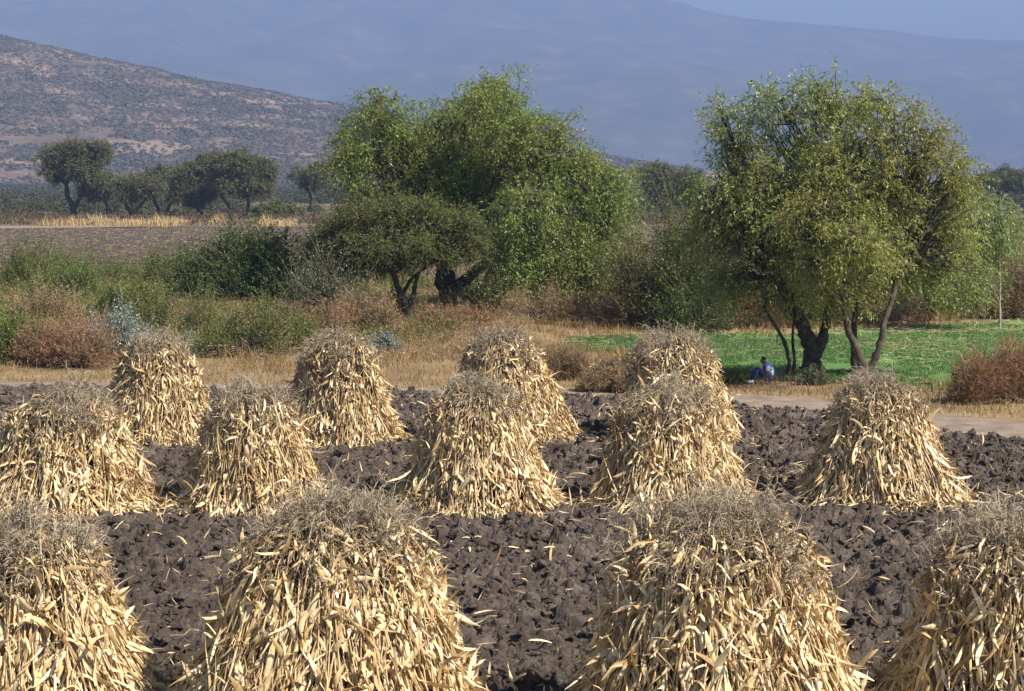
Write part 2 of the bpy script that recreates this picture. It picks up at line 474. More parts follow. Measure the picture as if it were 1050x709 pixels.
def poly_sheet(name, pts, mat, z, n=40):
    """a field sheet: top and bottom edge polylines (picture positions) joined row by row"""
    top, bot = pts
    xs = np.linspace(0, 1, 120)
    def line(pl):
        P = np.array([gp(*p)[:2] for p in pl]); t = np.linspace(0, 1, len(P))
        return np.stack([np.interp(xs, t, P[:, 0]), np.interp(xs, t, P[:, 1])], -1)
    A, B = line(bot), line(top)
    T = np.linspace(0, 1, n)[:, None, None]
    P = A[None] * (1 - T) + B[None] * T
    wob = (fbm(P[..., 0] * .5, P[..., 1] * .5, 12, 3) - .5) * np.where((T[..., 0] < .01) | (T[..., 0] > .99), 1.2, 0)
    P[..., 1] += wob
    g = Geo()
    ny, nx = P.shape[:2]
    idx = np.arange(nx * ny).reshape(ny, nx)
    g.quads(np.concatenate([P, np.full((ny, nx, 1), z)], -1), np.stack([idx[:-1, :-1], idx[:-1, 1:], idx[1:, 1:], idx[1:, :-1]], -1))
    tag(g.build(name, mat, smooth=True), kind='structure')
    return P
CROP_TOP = [(566, 348), (650, 345), (760, 343), (900, 337), (1060, 327), (1180, 318)]
CROP_BOT = [(566, 358), (640, 363), (745, 387), (845, 393), (950, 400), (1180, 402)]
CROP = poly_sheet('green_field', (CROP_TOP, CROP_BOT), M['crop_soil'], .02)
poly_sheet('far_plowed_field', ([(-120, 234.5), (60, 234), (200, 233.5), (345, 233)], [(-120, 268), (60, 270), (200, 272), (345, 272)]), M['far_soil'], .04)
poly_sheet('far_track', ([(-120, 233.0), (20, 232.6), (80, 232), (150, 231.5)], [(-120, 235.4), (20, 235.0), (80, 234.4), (150, 233.0)]), M['road'], .08)

# near hill, 2 km away
HP = np.array([(-1500, 210), (-1000, 195), (-700, 175), (-514, 150), (-400, 126), (-300, 105), (-152, 80), (-5, 52), (122, 27), (180, 19), (300, 6), (420, 0)], float)
def hill_h(X, Y):
    t = np.clip((Y - 1330) / 670, 0, 1)
    p = t ** 1.15 * (1.5 - .5 * t)
    back = np.clip((2900 - Y) / 900, 0, 1)
    top = np.interp(X, HP[:, 0], HP[:, 1])
    rel = fbm(X / 260, Y / 260, 40, 5, .5) - .5
    return np.where(Y <= 2000, p, back * back * (3 - 2 * back)) * top * (1 + .22 * rel * (1 - .6 * np.exp(-((Y - 2000) / 90) ** 2))) + 3.5 * (fbm(X / 30, Y / 30, 44, 3) - .5) * np.clip(t * 4, 0, 1) * np.clip(top / 40, 0, 1) - 1.5
def hill_bare(X, Y):
    n = fbm(X / 70, Y / 110, 51, 4)
    b = np.clip((n - .58) / .14, 0, 1) * .35
    for (hx, hy, rx, ry) in ((285, 106, 38, 4), (165, 152, 42, 7), (35, 167, 30, 4), (48, 76, 16, 7), (320, 160, 42, 4), (232, 97, 16, 2), (120, 148, 30, 3)):
        # picture place of the patch, turned into a place on the slope
        xw = (hx - 525) / FPX
        e = (((X / Y - xw) * FPX / rx) ** 2 + ((185 - (hill_h(X, Y) - CAM_H) / Y * FPX - hy) / ry) ** 2) + 3.0 * (fbm(X / 30, Y / 50, 60, 4) - .5)
        b = np.maximum(b, np.clip(1.1 - e, 0, .65))
    return b
grid(np.arange(-1500, 430, 6.0), np.arange(1300, 2950, 9.0), hill_h, 'near_hill', M['hill'], attr=hill_bare)

MP = np.array([(-7000, 820), (-3000, 805), (-900, 800), (250, 790), (600, 775), (745, 752), (790, 731), (830, 718), (1000, 690), (1600, 640), (1850, 606), (2150, 598), (2500, 610), (3500, 500), (7000, 380)], float)
def mountain_h(X, Y):
    t = np.clip((Y - 4300) / 4200, 0, 1)
    p = .55 * t + .45 * t * t * (3 - 2 * t)
    top = np.interp(X, MP[:, 0], MP[:, 1])
    w = fbm(X / 1500 + 3, Y / 1500, 70, 4)
    rid = 1 - np.abs(2 * fbm(X / 900 + w, Y / 1600 + w, 74, 5) - 1)
    keep = np.clip((1 - t) * 6, 0, 1) * np.clip(t * 5, 0, 1)
    return p * top - keep * 180 * (1 - rid) * 1.6 - keep * 50 * (w - .3) - 3
grid(np.arange(-7000, 7001, 60.0), np.concatenate([np.arange(4200, 8500, 55.0), [8500, 8700, 9500, 11000]]), mountain_h, 'mountain', M['mountain'],
     attr=lambda X, Y: np.clip((fbm(X / 500, Y / 300, 80, 4) - .62) / .2, 0, .1))

# ------------------------------------------------------------------ the air: pale even haze around everything
def haze():
    x0, x1, y0, y1, z0, z1 = -13500, 13500, -400, 13500, -5, 850
    v = np.array([(x, y, z) for z in (z0, z1) for y in (y0, y1) for x in (x0, x1)], float)
    q = [(0, 2, 3, 1), (4, 5, 7, 6), (0, 1, 5, 4), (2, 6, 7, 3), (0, 4, 6, 2), (1, 3, 7, 5)]
    g = Geo(); g.quads(v, q)
    m, nt, out = new_mat('haze')
    pv = nt.nodes.new('ShaderNodeVolumePrincipled')
    pv.inputs['Color'].default_value = (.295, .405, .70, 1)
    pv.inputs['Density'].default_value = 2.5e-4
    nt.links.new(pv.outputs[0], out.inputs['Volume'])
    tag(g.build('haze', m), kind='stuff')
haze()

# ------------------------------------------------------------------ plants
def curve_pts(a, b, rg, k=8, bow=.12, sag=0.0):
    t = np.linspace(0, 1, k)[:, None]
    L = np.linalg.norm(b - a)
    off = rg.normal(size=3) * bow * L
    P = a + (b - a) * t + off * np.sin(np.pi * t) + np.array([0, 0, sag * L]) * np.sin(np.pi * t)
    return P + rg.normal(size=(k, 3)) * .015 * L * np.sin(np.pi * t)

def make_tree(name, label, cat, base, trunks, lobes, leafmat, barkmat, seed, dens=1.0, strand=(.7, 1.3), droop=.55, nl=12,
              ll=.16, lw=.045, per=9, group=None, spread=.9, ldroop=.35, inner=.55, twig=.008, low=-.55, loose=1.0):
    """trunks: polylines of (x,y,z,r) relative to the base; lobes: (x,y,z,rx,ry,rz) relative to the base"""
    rg = np.random.default_rng(seed)
    root = tag(empty(name, base), label, cat, group)
    tg, bg_, cg = Geo(), Geo(), Geo()
    ends, trunkpts = [], []
    for tr in trunks:
        tr = np.array(tr, float)
        s = np.linspace(0, len(tr) - 1, 6 * (len(tr) - 1) + 1)
        P = np.stack([np.interp(s, range(len(tr)), tr[:, i]) for i in range(4)], -1)
        # soften corners and add bark wander
        for _ in range(3):
            P[1:-1] = (P[:-2] + 2 * P[1:-1] + P[2:]) / 4
        P[1:-1, :2] += rg.normal(size=(len(P) - 2, 2)) * P[1:-1, 3:4] * .12
        rad = P[:, 3] * (1 + .08 * rg.normal(size=len(P)))
        if P[0, 2] < .3:
            rad = rad * (1 + .5 * np.exp(-P[:, 2] / .2))
            P[0, 2] -= .15
        tubes(tg, P[None, :, :3], rad[None], 9)
        ends.append(P[-1]); trunkpts.append(P)
    TP = np.concatenate([p[len(p) // 2:] for p in trunkpts])
    S, D, brs = [], [], []
    for lb in lobes:
        c, r3 = np.array(lb[:3], float), np.array(lb[3:6], float)
        j = np.argmin(np.linalg.norm(TP[:, :3] - c, axis=1) + .3 * np.maximum(TP[:, 2] - c[2], 0))
        e = TP[j]
        k = 9
        limb = curve_pts(e[:3], c + np.array([0, 0, r3[2] * .25]), rg, k, .07, .05)
        lr = np.linspace(e[3] * .85, .02, k)
        tubes(bg_, limb[None], lr[None], 6)
        area = (r3[0] * r3[1] + r3[0] * r3[2] + r3[1] * r3[2]) / 3
        n = max(6, int(dens * area * 19))
        nb = 10
        bd_ = rnd_unit(rg, nb)
        bd_[:, 2] = np.maximum(bd_[:, 2], low)
        bc, br = bd_ * .50, rg.uniform(.38, .62, nb)
        wts = br ** 2 / np.sum(br ** 2)
        jj = rg.choice(nb, n, p=wts)
        d = rnd_unit(rg, n)
        d[:, 2] = np.maximum(d[:, 2], -.75)
        fr = inner + (1 - inner) * rg.random(n) ** .6
        fr *= 1 + loose * .16 * rg.normal(size=n)
        o3 = bc[jj] + d * (br[jj] * fr)[:, None]
        cl = c + o3 * r3
        d = unit(d + .6 * o3)
        # a branch from the limb to each clump
        ti = rg.integers(3, k, len(cl))
        st = limb[ti]
        t = np.linspace(0, 1, 5)[None, :, None]
        mid = (rg.normal(size=(len(cl), 3)) * .12 * np.linalg.norm(cl - st, axis=1)[:, None])[:, None] * np.sin(np.pi * t)
        B = st[:, None] * (1 - t) + cl[:, None] * t + mid + np.array([0, 0, .12]) * np.sin(np.pi * t)
        tubes(bg_, B, np.linspace(1, .35, 5)[None] * np.minimum(lr[ti], .03)[:, None], 4)
        kk = rg.integers(max(2, int(per * .4)), int(per * 1.6) + 1, len(cl))
        rep = np.repeat(np.arange(len(cl)), kk)
        S.append(cl[rep] + rg.normal(size=(len(rep), 3)) * .10)
        D.append(unit(d[rep] * .55 * np.array([1, 1, .8]) + rnd_unit(rg, len(rep)) * .8 + np.array([0, 0, .15])))
    S, D = np.concatenate(S), np.concatenate(D)
    L = rg.uniform(strand[0], strand[1], len(S))
    gv = droop * rg.uniform(.5, 1.5, len(S))
    leaves(cg, rg, S, D, L, gv, nl, ll, lw, ldroop, spread)
    sub = rg.random(len(S)) < .35
    tubes(bg_, strands(rg, S[sub], D[sub], L[sub], gv[sub], 4), np.linspace(twig, twig * .4, 4)[None] * np.ones((sub.sum(), 1)), 3)
    tg.build('trunk', barkmat, root, True)
    bg_.build('branches', barkmat, root, True)
    cg.build('crown', leafmat, root)
    return root

def pxl(x0, y, Y, base, dy=0.0):
    """place relative to base for picture position (x, y) at distance Y + dy"""
    s = FPX / (Y + dy)
    return np.array([(x0 - 525) / s - base[0], Y + dy - base[1], CAM_H + (HORIZON - y) / s - base[2]])

def lobes_px(lst, Y, base):
    out = []
    for (x, y, rx, rz, dy) in lst:
        c = pxl(x, y, Y, base, dy)
        s = (Y + dy) / FPX
        out.append((*c, rx * s, (rx + rz) * .5 * s, rz * s))
    return out

def trunk_px(lst, Y, base):
    out = []
    for (x, y, wpx, dy) in lst:
        out.append((*pxl(x, y, Y, base, dy), wpx * .5 * Y / FPX))
    return out

# --- the two big trees in the middle
TG = 'tall broad trees beyond the field'
b = px(462, 90)
make_tree('shade_tree', 'tall dark green broad tree behind the flat acacia, its wide crown reaching farthest left', 'tree', b,
          [trunk_px([(462, 326, 22, 0), (459, 295, 20, 0), (455, 268, 18, 0), (448, 235, 14, 0)], 90, b),
           trunk_px([(459, 300, 16, 0), (480, 285, 11, 0), (500, 265, 9, 1)], 90, b)],
          lobes_px([(395, 140, 50, 46, 0), (450, 145, 50, 50, 1), (362, 165, 30, 34, -1), (420, 190, 60, 50, -1), (490, 135, 48, 48, 2), (478, 215, 50, 60, -1), (372, 215, 36, 36, 0), (420, 245, 55, 30, 0), (500, 100, 26, 20, 1), (388, 108, 24, 16, 0), (470, 190, 50, 50, 0), (440, 190, 50, 50, 1), (500, 190, 40, 60, 1)], 90, b),
          M['leaf_centre'], M['bark_dark'], 101, dens=1.25, group=TG, loose=1.2)
b = px(560, 87)
make_tree('shade_tree', 'tall bright green rounded tree in the centre, drooping to the ground near green field', 'tree', b,
          [trunk_px([(552, 330, 15, 0), (548, 300, 13, 0), (550, 250, 11, 0), (545, 190, 8, 0)], 87, b),
           trunk_px([(590, 332, 12, 1), (594, 300, 10, 1), (602, 260, 8, 1)], 87, b)],
          lobes_px([(525, 130, 48, 46, 0), (570, 155, 50, 46, 0), (610, 190, 45, 45, 0), (560, 210, 60, 55, -2), (625, 235, 36, 46, 0), (600, 265, 52, 48, -1), (535, 255, 46, 50, -1), (575, 300, 50, 30, -1), (638, 275, 24, 38, 0), (505, 108, 30, 24, 0), (522, 292, 34, 34, -2), (515, 190, 40, 50, 1), (540, 180, 50, 50, 1)], 87, b),
          M['leaf_centre_light'], M['bark_grey'], 102, dens=1.25, group=TG, low=-.8, loose=1.2)
# --- acacia in front
b = tz(gp(424, 338))
Yb = b[1]
make_tree('acacia_tree', 'low flat-crowned olive acacia leaning in front of the big green trees', 'tree', b,
          [trunk_px([(424, 338, 8.5, 0), (419, 318, 7.5, 0), (410, 300, 6.5, 0), (402, 278, 5, 0)], Yb, b),
           trunk_px([(419, 318, 6, 0), (424, 300, 5, 0), (428, 280, 4, 0)], Yb, b),
           trunk_px([(412, 303, 4, 0), (422, 285, 3.5, .5), (445, 268, 2.5, .5)], Yb, b)],
          lobes_px([(370, 232, 44, 26, 0), (415, 222, 48, 28, 0), (458, 236, 38, 28, 0), (400, 250, 60, 22, -1), (340, 252, 32, 22, 0), (440, 262, 40, 18, 0), (350, 275, 30, 16, 0), (385, 268, 40, 18, 0), (470, 255, 28, 18, 0), (415, 238, 60, 34, 1), (340, 262, 28, 24, .5)], Yb, b),
          M['leaf_acacia'], M['bark_dark'], 103, dens=4.2, strand=(.35, .7), droop=.1, nl=16, ll=.075, lw=.032, per=8, spread=1.1, ldroop=.05, low=-.35, loose=.7)
# bare grey twigs inside it
# --- right hand trees
RG = 'trees beside the road that shade the sitting person'
b = px(834, 60.5)
make_tree('roadside_tree', 'tall green tree with thick dark forked trunk, just right of the sitting person', 'tree', b,
          [trunk_px([(834, 392, 21, 0), (833, 372, 19, 0), (831, 352, 16, 0), (822, 330, 13, 0), (800, 290, 9, 0)], 60.5, b),
           trunk_px([(836, 366, 14, 0), (845, 345, 11, 0), (850, 322, 9, .3), (852, 270, 7, .5)], 60.5, b)],
          lobes_px([(735, 200, 34, 50, 0), (765, 150, 40, 46, 0), (800, 112, 44, 34, 0), (845, 105, 34, 28, 0), (790, 200, 48, 55, -1), (745, 250, 36, 46, 0), (738, 292, 26, 32, .3), (800, 260, 48, 38, 0), (725, 228, 20, 48, .5), (850, 160, 42, 45, 0), (775, 290, 46, 22, 0), (885, 110, 26, 22, .5), (737, 116, 16, 14, 0), (830, 240, 48, 48, 0), (770, 240, 48, 48, 0), (775, 190, 50, 50, .5), (835, 170, 50, 50, .5), (860, 115, 40, 26, .5)], 60.5, b),
          M['leaf_right_green'], M['bark_dark'], 104, dens=1.25, strand=(.4, .95), droop=.24, nl=12, ll=.135, lw=.034, per=9, group=RG, spread=.75, ldroop=.42, low=-.75, loose=1.3, twig=.006)
b = px(888, 58.5)
make_tree('roadside_tree', 'yellowish olive tree whose slim trunk forks like a V, right of the thick dark trunk', 'tree', b,
          [trunk_px([(893, 400, 10.5, 0), (889, 380, 9.5, 0), (880, 358, 8, 0), (868, 335, 7, 0), (866, 280, 5, 0)], 58.5, b),
           trunk_px([(891, 382, 9, 0), (902, 360, 7.5, 0), (907, 335, 6.0, 0), (920, 290, 4.5, .6)], 58.5, b)],
          lobes_px([(880, 165, 50, 48, 0), (925, 150, 46, 44, 0), (850, 225, 55, 50, -1.5), (910, 220, 55, 55, 0), (965, 200, 36, 48, 1.5), (950, 250, 42, 36, 1.8), (890, 262, 56, 32, 1.2), (840, 278, 40, 28, -.5), (970, 240, 30, 34, 1.6), (930, 285, 42, 26, 1.8), (978, 272, 30, 32, 1.8), (868, 305, 34, 16, .3), (905, 115, 34, 24, 0), (865, 245, 50, 45, -2), (950, 165, 36, 36, 0), (985, 190, 24, 30, .5), (880, 200, 60, 50, 0)], 58.5, b),
          M['leaf_right_olive'], M['bark_grey'], 105, dens=1.25, strand=(.4, .95), droop=.26, nl=12, ll=.125, lw=.034, per=9, group=RG, spread=.75, ldroop=.42, low=-.7, loose=1.3, twig=.006)
b = px(879, 60.5)
make_tree('roadside_tree', 'straight dark slim trunk with sparse leaves standing between two forked trees', 'tree', b,
          [trunk_px([(879, 397, 9, 0), (878, 370, 8.5, 0), (876, 340, 7, 0), (880, 290, 5, 0)], 60.5, b)],
          lobes_px([(885, 255, 34, 36, 0), (870, 300, 26, 22, .5)], 60.5, b),
          M['leaf_right_green'], M['bark_dark'], 106, dens=1.1, strand=(.5, 1.0), droop=.8, nl=10, ll=.13, lw=.03, group=RG, ldroop=.7)
b = px(809, 60.2)
make_tree('sapling', 'thin twin-stemmed sapling close beside the sitting person', 'tree', b,
          [trunk_px([(809, 392, 5, 0), (811, 372, 4.5, 0), (806, 352, 4, 0), (797, 336, 3.5, 0), (785, 318, 2.5, 0)], 60.2, b),
           trunk_px([(814, 391, 3.6, .1), (816, 370, 3.3, .1), (813, 345, 2.8, .1), (816, 318, 2.2, .1)], 60.2, b)],
          lobes_px([(785, 310, 34, 20, 0), (818, 305, 26, 20, 0)], 60.2, b),
          M['leaf_right_green'], M['bark_dark'], 107, dens=1.1, strand=(.4, .9), droop=.8, nl=9, ll=.12, lw=.03, group=RG, ldroop=.7)
b = px(1026, 80)
make_tree('sapling', 'slender tree with pale grey trunk at the right edge, light green drooping leaves', 'tree', b,
          [trunk_px([(1026, 334, 2.8, 0), (1026, 300, 2.6, 0), (1025, 270, 2.3, 0), (1022, 235, 1.8, 0)], 80, b)],
          lobes_px([(1000, 225, 28, 34, 0), (1022, 232, 22, 44, 0), (985, 265, 26, 38, -1), (1004, 290, 22, 24, -1)], 80, b),
          M['leaf_centre_light'], M['bark_pale'], 108, dens=2.0, strand=(.6, 1.2), droop=.8, nl=11, ll=.15, lw=.036, ldroop=.7, low=-.8)

# --- the far line of trees across the plowed field
FG = 'far row of trees across the plowed field'
def far_tree(name, label, x, ybase, Y, trunks, lobes, seed, dens=1.1):
    b = px(x, Y)
    make_tree(name, label, 'tree', b, [trunk_px([(q[0], q[1], q[2], 0) for q in t], Y, b) for t in trunks], lobes_px([(q[0], q[1], q[2] * 1.12, q[3] * 1.2, 0) for q in lobes], Y, b),
              M['leaf_mesquite'], M['bark_dark'], seed, dens=dens, strand=(.6, 1.3), droop=.15, nl=16, ll=.20, lw=.10, per=9, group=FG, spread=1.1, ldroop=.1, low=-.4, twig=.03, inner=.4)
far_tree('mesquite_tree', 'tallest far tree with a forked dark trunk, leftmost in the row across the field', 76, 223, 318,
         [[(77, 225, 7), (76, 212, 6.5), (71, 203, 5), (69, 192, 4), (72, 180, 3)], [(77, 213, 5), (84, 202, 4), (93, 190, 3), (104, 178, 2.5)]],
         [(62, 160, 18, 15), (80, 158, 20, 12), (58, 178, 14, 10), (105, 158, 14, 10), (90, 175, 22, 14), (110, 190, 16, 14), (98, 195, 14, 12)], 201)
far_tree('mesquite_tree', 'small slim far tree just right of the tallest far tree', 113, 222, 322, [[(112, 224, 3.4), (111, 212, 3), (108, 205, 2.4), (110, 198, 2)]], [(112, 194, 15, 10), (122, 190, 12, 10)], 202)
far_tree('mesquite_tree', 'bushy far tree with a bent V trunk, third from the left in the row', 137, 222, 312, [[(136, 222, 4.5), (133, 214, 3.5), (126, 206, 2.5)], [(136, 220, 4), (145, 211, 3), (153, 201, 2.4)]], [(130, 197, 15, 12), (148, 188, 14, 10), (158, 194, 12, 10)], 203)
far_tree('mesquite_tree', 'far tree with three leaning stems near the middle of the row', 166, 220, 330, [[(164, 217, 3.6), (160, 207, 3), (156, 198, 2.4)], [(172, 217, 3.4), (176, 206, 2.6), (182, 196, 2)]], [(166, 184, 20, 12), (182, 190, 16, 12), (176, 200, 14, 8)], 204)
far_tree('mesquite_tree', 'broad dome-shaped far tree with leaning stems in the right half of the row', 206, 222, 318, [[(208, 220, 4.2), (200, 212, 3.6), (193, 204, 3)], [(208, 214, 3.6), (204, 202, 3), (200, 192, 2)]], [(205, 178, 20, 12), (222, 170, 22, 12), (190, 186, 14, 12), (212, 196, 16, 12), (200, 205, 12, 8)], 205)
far_tree('mesquite_tree', 'wide far tree with an upright trunk, at the right end of the row', 250, 222, 312, [[(254, 222, 4.2), (256, 208, 3.4), (252, 196, 2.6)], [(238, 214, 3.4), (230, 204, 3), (225, 196, 2)]], [(245, 170, 24, 13), (264, 176, 18, 13), (235, 186, 18, 13), (258, 192, 20, 13), (270, 196, 10, 9)], 206)
far_tree('mesquite_tree', 'lone small far tree standing clear between the row and the big trees', 319, 217, 335, [[(320, 214, 3), (320, 204, 2.6), (315, 192, 2)]], [(312, 180, 13, 9), (328, 180, 13, 10), (320, 188, 14, 8)], 207)
far_tree('mesquite_tree', 'dark grey far tree seen in the gap between the central and right-hand trees', 680, 215, 300, [[(678, 217, 4), (679, 205, 3), (684, 195, 2)]], [(670, 182, 20, 14), (695, 186, 22, 14), (680, 198, 26, 12), (712, 192, 16, 14)], 208)
far_tree('mesquite_tree', 'dark grey far tree at the right edge beyond the reeds', 1022, 205, 420, [[(1024, 212, 3.5), (1023, 200, 3), (1020, 192, 2)]], [(1010, 186, 18, 10), (1032, 184, 18, 12), (1050, 188, 16, 12)], 209)

# --- shrubs
def make_shrub(name, label, base, w, h, leafmat, seed, n=260, nl=16, ll=.09, lw=.04, up=.9, droop=.15, cat='shrub', group=None, twigmat='twig_dry', stems=True, spread=.9, lean=0, body=True):
    """many stems from the foot; leafy sprays start all through its domed body"""
    rg = np.random.default_rng(seed)
    base = np.asarray(base, float)
    n = int(n * 3)
    root = tag(empty(name, base), label, cat, group)
    rx, rz = w / 2, h * 1.12
    # a few unequal domes
    k = 9
    cx = np.concatenate([rg.uniform(-.3, .3, 1), rg.uniform(-.95, .95, k - 1)]) * rx
    cyv = np.concatenate([[0], rg.uniform(-.6, .6, k - 1)]) * rx
    hs = np.concatenate([[1], rg.uniform(.40, .95, k - 1)]) * rz
    rs = np.concatenate([[.5], rg.uniform(.22, .5, k - 1)]) * rx
    j = rg.integers(0, k, n)
    d = rnd_unit(rg, n); d[:, 2] = np.abs(d[:, 2])
    f = .35 + .6 * rg.random(n) ** .7
    S = np.stack([cx[j] + d[:, 0] * rs[j] * f, cyv[j] + d[:, 1] * rs[j] * f, d[:, 2] * hs[j] * f * .92], -1)
    S[:, 0] += lean * S[:, 2]
    D = unit(d * .7 + rnd_unit(rg, n) * .6 + np.array([0, 0, up]))
    L = h * (.14 + .36 * rg.random(n) ** 2.5 * 1.5)
    gv = droop * rg.uniform(.4, 1.6, n)
    g = Geo()
    leaves(g, rg, S, D, L, gv, nl, ll, lw, .05, spread, 0, 0)
    g.build('foliage', leafmat, root)
    tg = Geo()
    m = max(14, n // 5)
    idx = rg.choice(n, m, replace=False)
    t = np.linspace(0, 1, 5)[None, :, None]
    foot = np.stack([rg.normal(size=m) * rx * .12, rg.normal(size=m) * rx * .12, np.full(m, -.08)], -1)
    B = foot[:, None] * (1 - t) + S[idx][:, None] * t + np.array([0, 0, .2]) * h * np.sin(np.pi * t) * .4
    tubes(tg, B, np.linspace(1, .35, 5)[None] * rg.uniform(.010, .026, m)[:, None] * min(1.6, h), 4)
    sub = rg.random(n) < .4
    tubes(tg, strands(rg, S[sub], D[sub], L[sub], gv[sub], 4), np.linspace(.007, .003, 4)[None] * np.ones((sub.sum(), 1)), 3)
    tg.build('stems', M[twigmat], root)
    return root

def shrub_px(name, label, x0, x1, ytop, ybase, mat, seed, n=260, cat='shrub', dz=0, **kw):
    b = tz(gp((x0 + x1) / 2, ybase))
    s = b[1] / FPX
    return make_shrub(name, label, b, (x1 - x0) * s, (ybase - ytop) * s * 1.0, M[mat], seed, n, cat=cat, **kw)

SG = 'wild shrubs on the rough ground left of the big trees'
shrubs = [
    ('olive shrub behind the bright green one at the left edge, tallest there', -10, 60, 240, 300, 'leaf_olive', 380, {}),
    ('wide olive shrub on the skyline of the plowed field, left of the dark green thicket', 55, 135, 250, 296, 'leaf_olive', 380, {}),
    ('bright yellow-green shrub in the middle of the left thicket', 30, 96, 270, 318, 'leaf_bright', 420, {}),
    ('small bright green shrub touching the left edge, beside the red-brown brush', -6, 50, 326, 376, 'leaf_bright', 340, {}),
    ('red-brown dry bush behind the leftmost shock of the back row', 30, 124, 322, 378, 'dry_red', 300, dict(ll=.14, lw=.014, nl=18)),
    ('silver-blue leafy shrub rising just behind the slim left back shock', 92, 154, 312, 366, 'leaf_silver', 200, dict(ll=.10, lw=.035)),
    ('twiggy brown-green shrub right of the silver-blue shrub', 144, 214, 284, 352, 'leaf_olive', 260, dict(ll=.07, lw=.03)),
    ('rounded olive shrub standing in front of the dark green thicket', 206, 322, 308, 366, 'leaf_olive', 520, dict(ll=.075, lw=.034)),
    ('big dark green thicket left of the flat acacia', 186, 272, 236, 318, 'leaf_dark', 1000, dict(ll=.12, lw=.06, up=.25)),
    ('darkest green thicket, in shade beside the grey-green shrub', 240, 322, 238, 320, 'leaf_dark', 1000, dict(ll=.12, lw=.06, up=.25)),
    ('grey-green shrub tucked under the left side of the acacia', 290, 372, 252, 341, 'leaf_grey', 640, dict(ll=.09, lw=.036, up=.4)),
    ('yellowish olive shrub between the plowed field and the dark thicket', 150, 212, 250, 298, 'leaf_olive', 380, {}),
    ('tiny silver-blue shrub beside the second back shock from the left', 383, 410, 342, 366, 'leaf_silver', 90, dict(ll=.09, lw=.035)),
    ('tuft of silver-green leaves at the foot of the rounded olive shrub', 182, 206, 342, 366, 'leaf_silver', 70, dict(ll=.09, lw=.035)),
    ('low green shrub behind the left back shock, with brown tips', 96, 168, 292, 340, 'leaf_olive', 300, {}),
    ('brown twiggy bush below the bright yellow-green shrub', 8, 70, 300, 346, 'dry_brown', 340, dict(ll=.10, lw=.02)),
    ('reddish low brush right of the rounded olive shrub', 296, 352, 312, 356, 'dry_red', 260, dict(ll=.12, lw=.014)),
    ('tall pale dry weed clump under the acacia, left of its trunk', 346, 404, 296, 348, 'dry_brown', 260, dict(ll=.22, lw=.014, up=1.6)),
    ('reddish brown dry tussock right of the acacia trunk', 432, 500, 326, 352, 'dry_red', 300, dict(ll=.16, lw=.012, up=1.2)),
    ('bright green weed beside the base of the acacia', 392, 420, 300, 334, 'leaf_bright', 110, {}),
]
for i, (lab, x0, x1, yt, yb, mt, n, kw) in enumerate(shrubs):
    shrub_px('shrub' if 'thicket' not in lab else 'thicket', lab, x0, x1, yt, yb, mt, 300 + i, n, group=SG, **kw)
UG = 'undergrowth below the tall trees'
under = [
    ('dark shaded bush under the left of the central tree', 470, 530, 285, 330, 'leaf_olive', 300, {}),
    ('brown dry brush under the middle of the central tree', 520, 600, 296, 334, 'dry_brown', 340, dict(ll=.14, lw=.016)),
    ('reddish dry brush under the right side of the central tree', 596, 664, 292, 336, 'dry_red', 320, dict(ll=.14, lw=.016)),
    ('tall brown-green bush filling the gap between the central and right trees', 640, 706, 225, 336, 'leaf_mixed', 620, dict(ll=.13, lw=.035)),
    ('dark olive tall bush behind the left edge of the right-hand trees', 672, 744, 206, 338, 'leaf_olive', 700, dict(ll=.12, lw=.04)),
    ('red-brown dry stand behind the green field, right of the gap', 730, 800, 262, 336, 'dry_red', 420, dict(ll=.16, lw=.02)),
    ('olive bush behind the thick dark trunk, beyond the green field', 790, 868, 258, 334, 'leaf_olive', 460, dict(ll=.12, lw=.04)),
    ('brown bush beyond the field, seen through the forked trunk', 858, 930, 268, 332, 'dry_brown', 420, dict(ll=.12, lw=.03)),
    ('leafy green bush hanging over the far side of the green field', 922, 984, 258, 328, 'leaf_centre_light', 460, dict(ll=.16, lw=.04)),
    ('red-brown dry reeds at the right edge behind the green field', 986, 1064, 240, 326, 'dry_red', 460, dict(ll=.24, lw=.02, up=1.6)),
    ('low dark green bush under the brown-green bush, at the edge of the crop', 660, 740, 300, 340, 'leaf_dark', 260, {}),
]
for i, (lab, x0, x1, yt, yb, mt, n, kw) in enumerate(under):
    shrub_px('shrub', lab, x0, x1, yt, yb, mt, 350 + i, n, group=UG, **kw)
near = [
    ('rust-brown dry bush on the road verge at the right edge', 992, 1100, 354, 412, 'dry_red', 900, dict(ll=.20, lw=.012, up=1.5, spread=.5)),
    ('low brown dry bush sloping down left of the rust-brown bush', 972, 1006, 392, 414, 'dry_brown', 220, dict(ll=.14, lw=.012, up=.8)),
    ('grey weed clump around the foot of the thick forked trunk', 820, 848, 376, 395, 'leaf_grey', 130, dict(ll=.07, lw=.02)),
    ('dark shaded dry bush just left of the right-hand back shock', 600, 645, 372, 402, 'dry_brown', 320, dict(ll=.14, lw=.014)),
    ('low dark weed patch left of the sitting person', 738, 764, 378, 394, 'leaf_olive', 120, dict(ll=.07, lw=.02)),
    ('brown dry tussock behind the third back shock', 520, 600, 354, 388, 'dry_brown', 420, dict(ll=.20, lw=.012, up=1.3, spread=.5)),
]
for i, (lab, x0, x1, yt, yb, mt, n, kw) in enumerate(near):
    shrub_px('dry_bush' if 'dry' in lab else 'weed_clump', lab, x0, x1, yt, yb, mt, 380 + i, n, group='weeds and dry bushes along the road', **kw)
shrub_px('shrub', 'round yellow-green far shrub right of the far row of trees', 262, 304, 206, 222, 'leaf_olive', 399, 260, ll=.35, lw=.2)

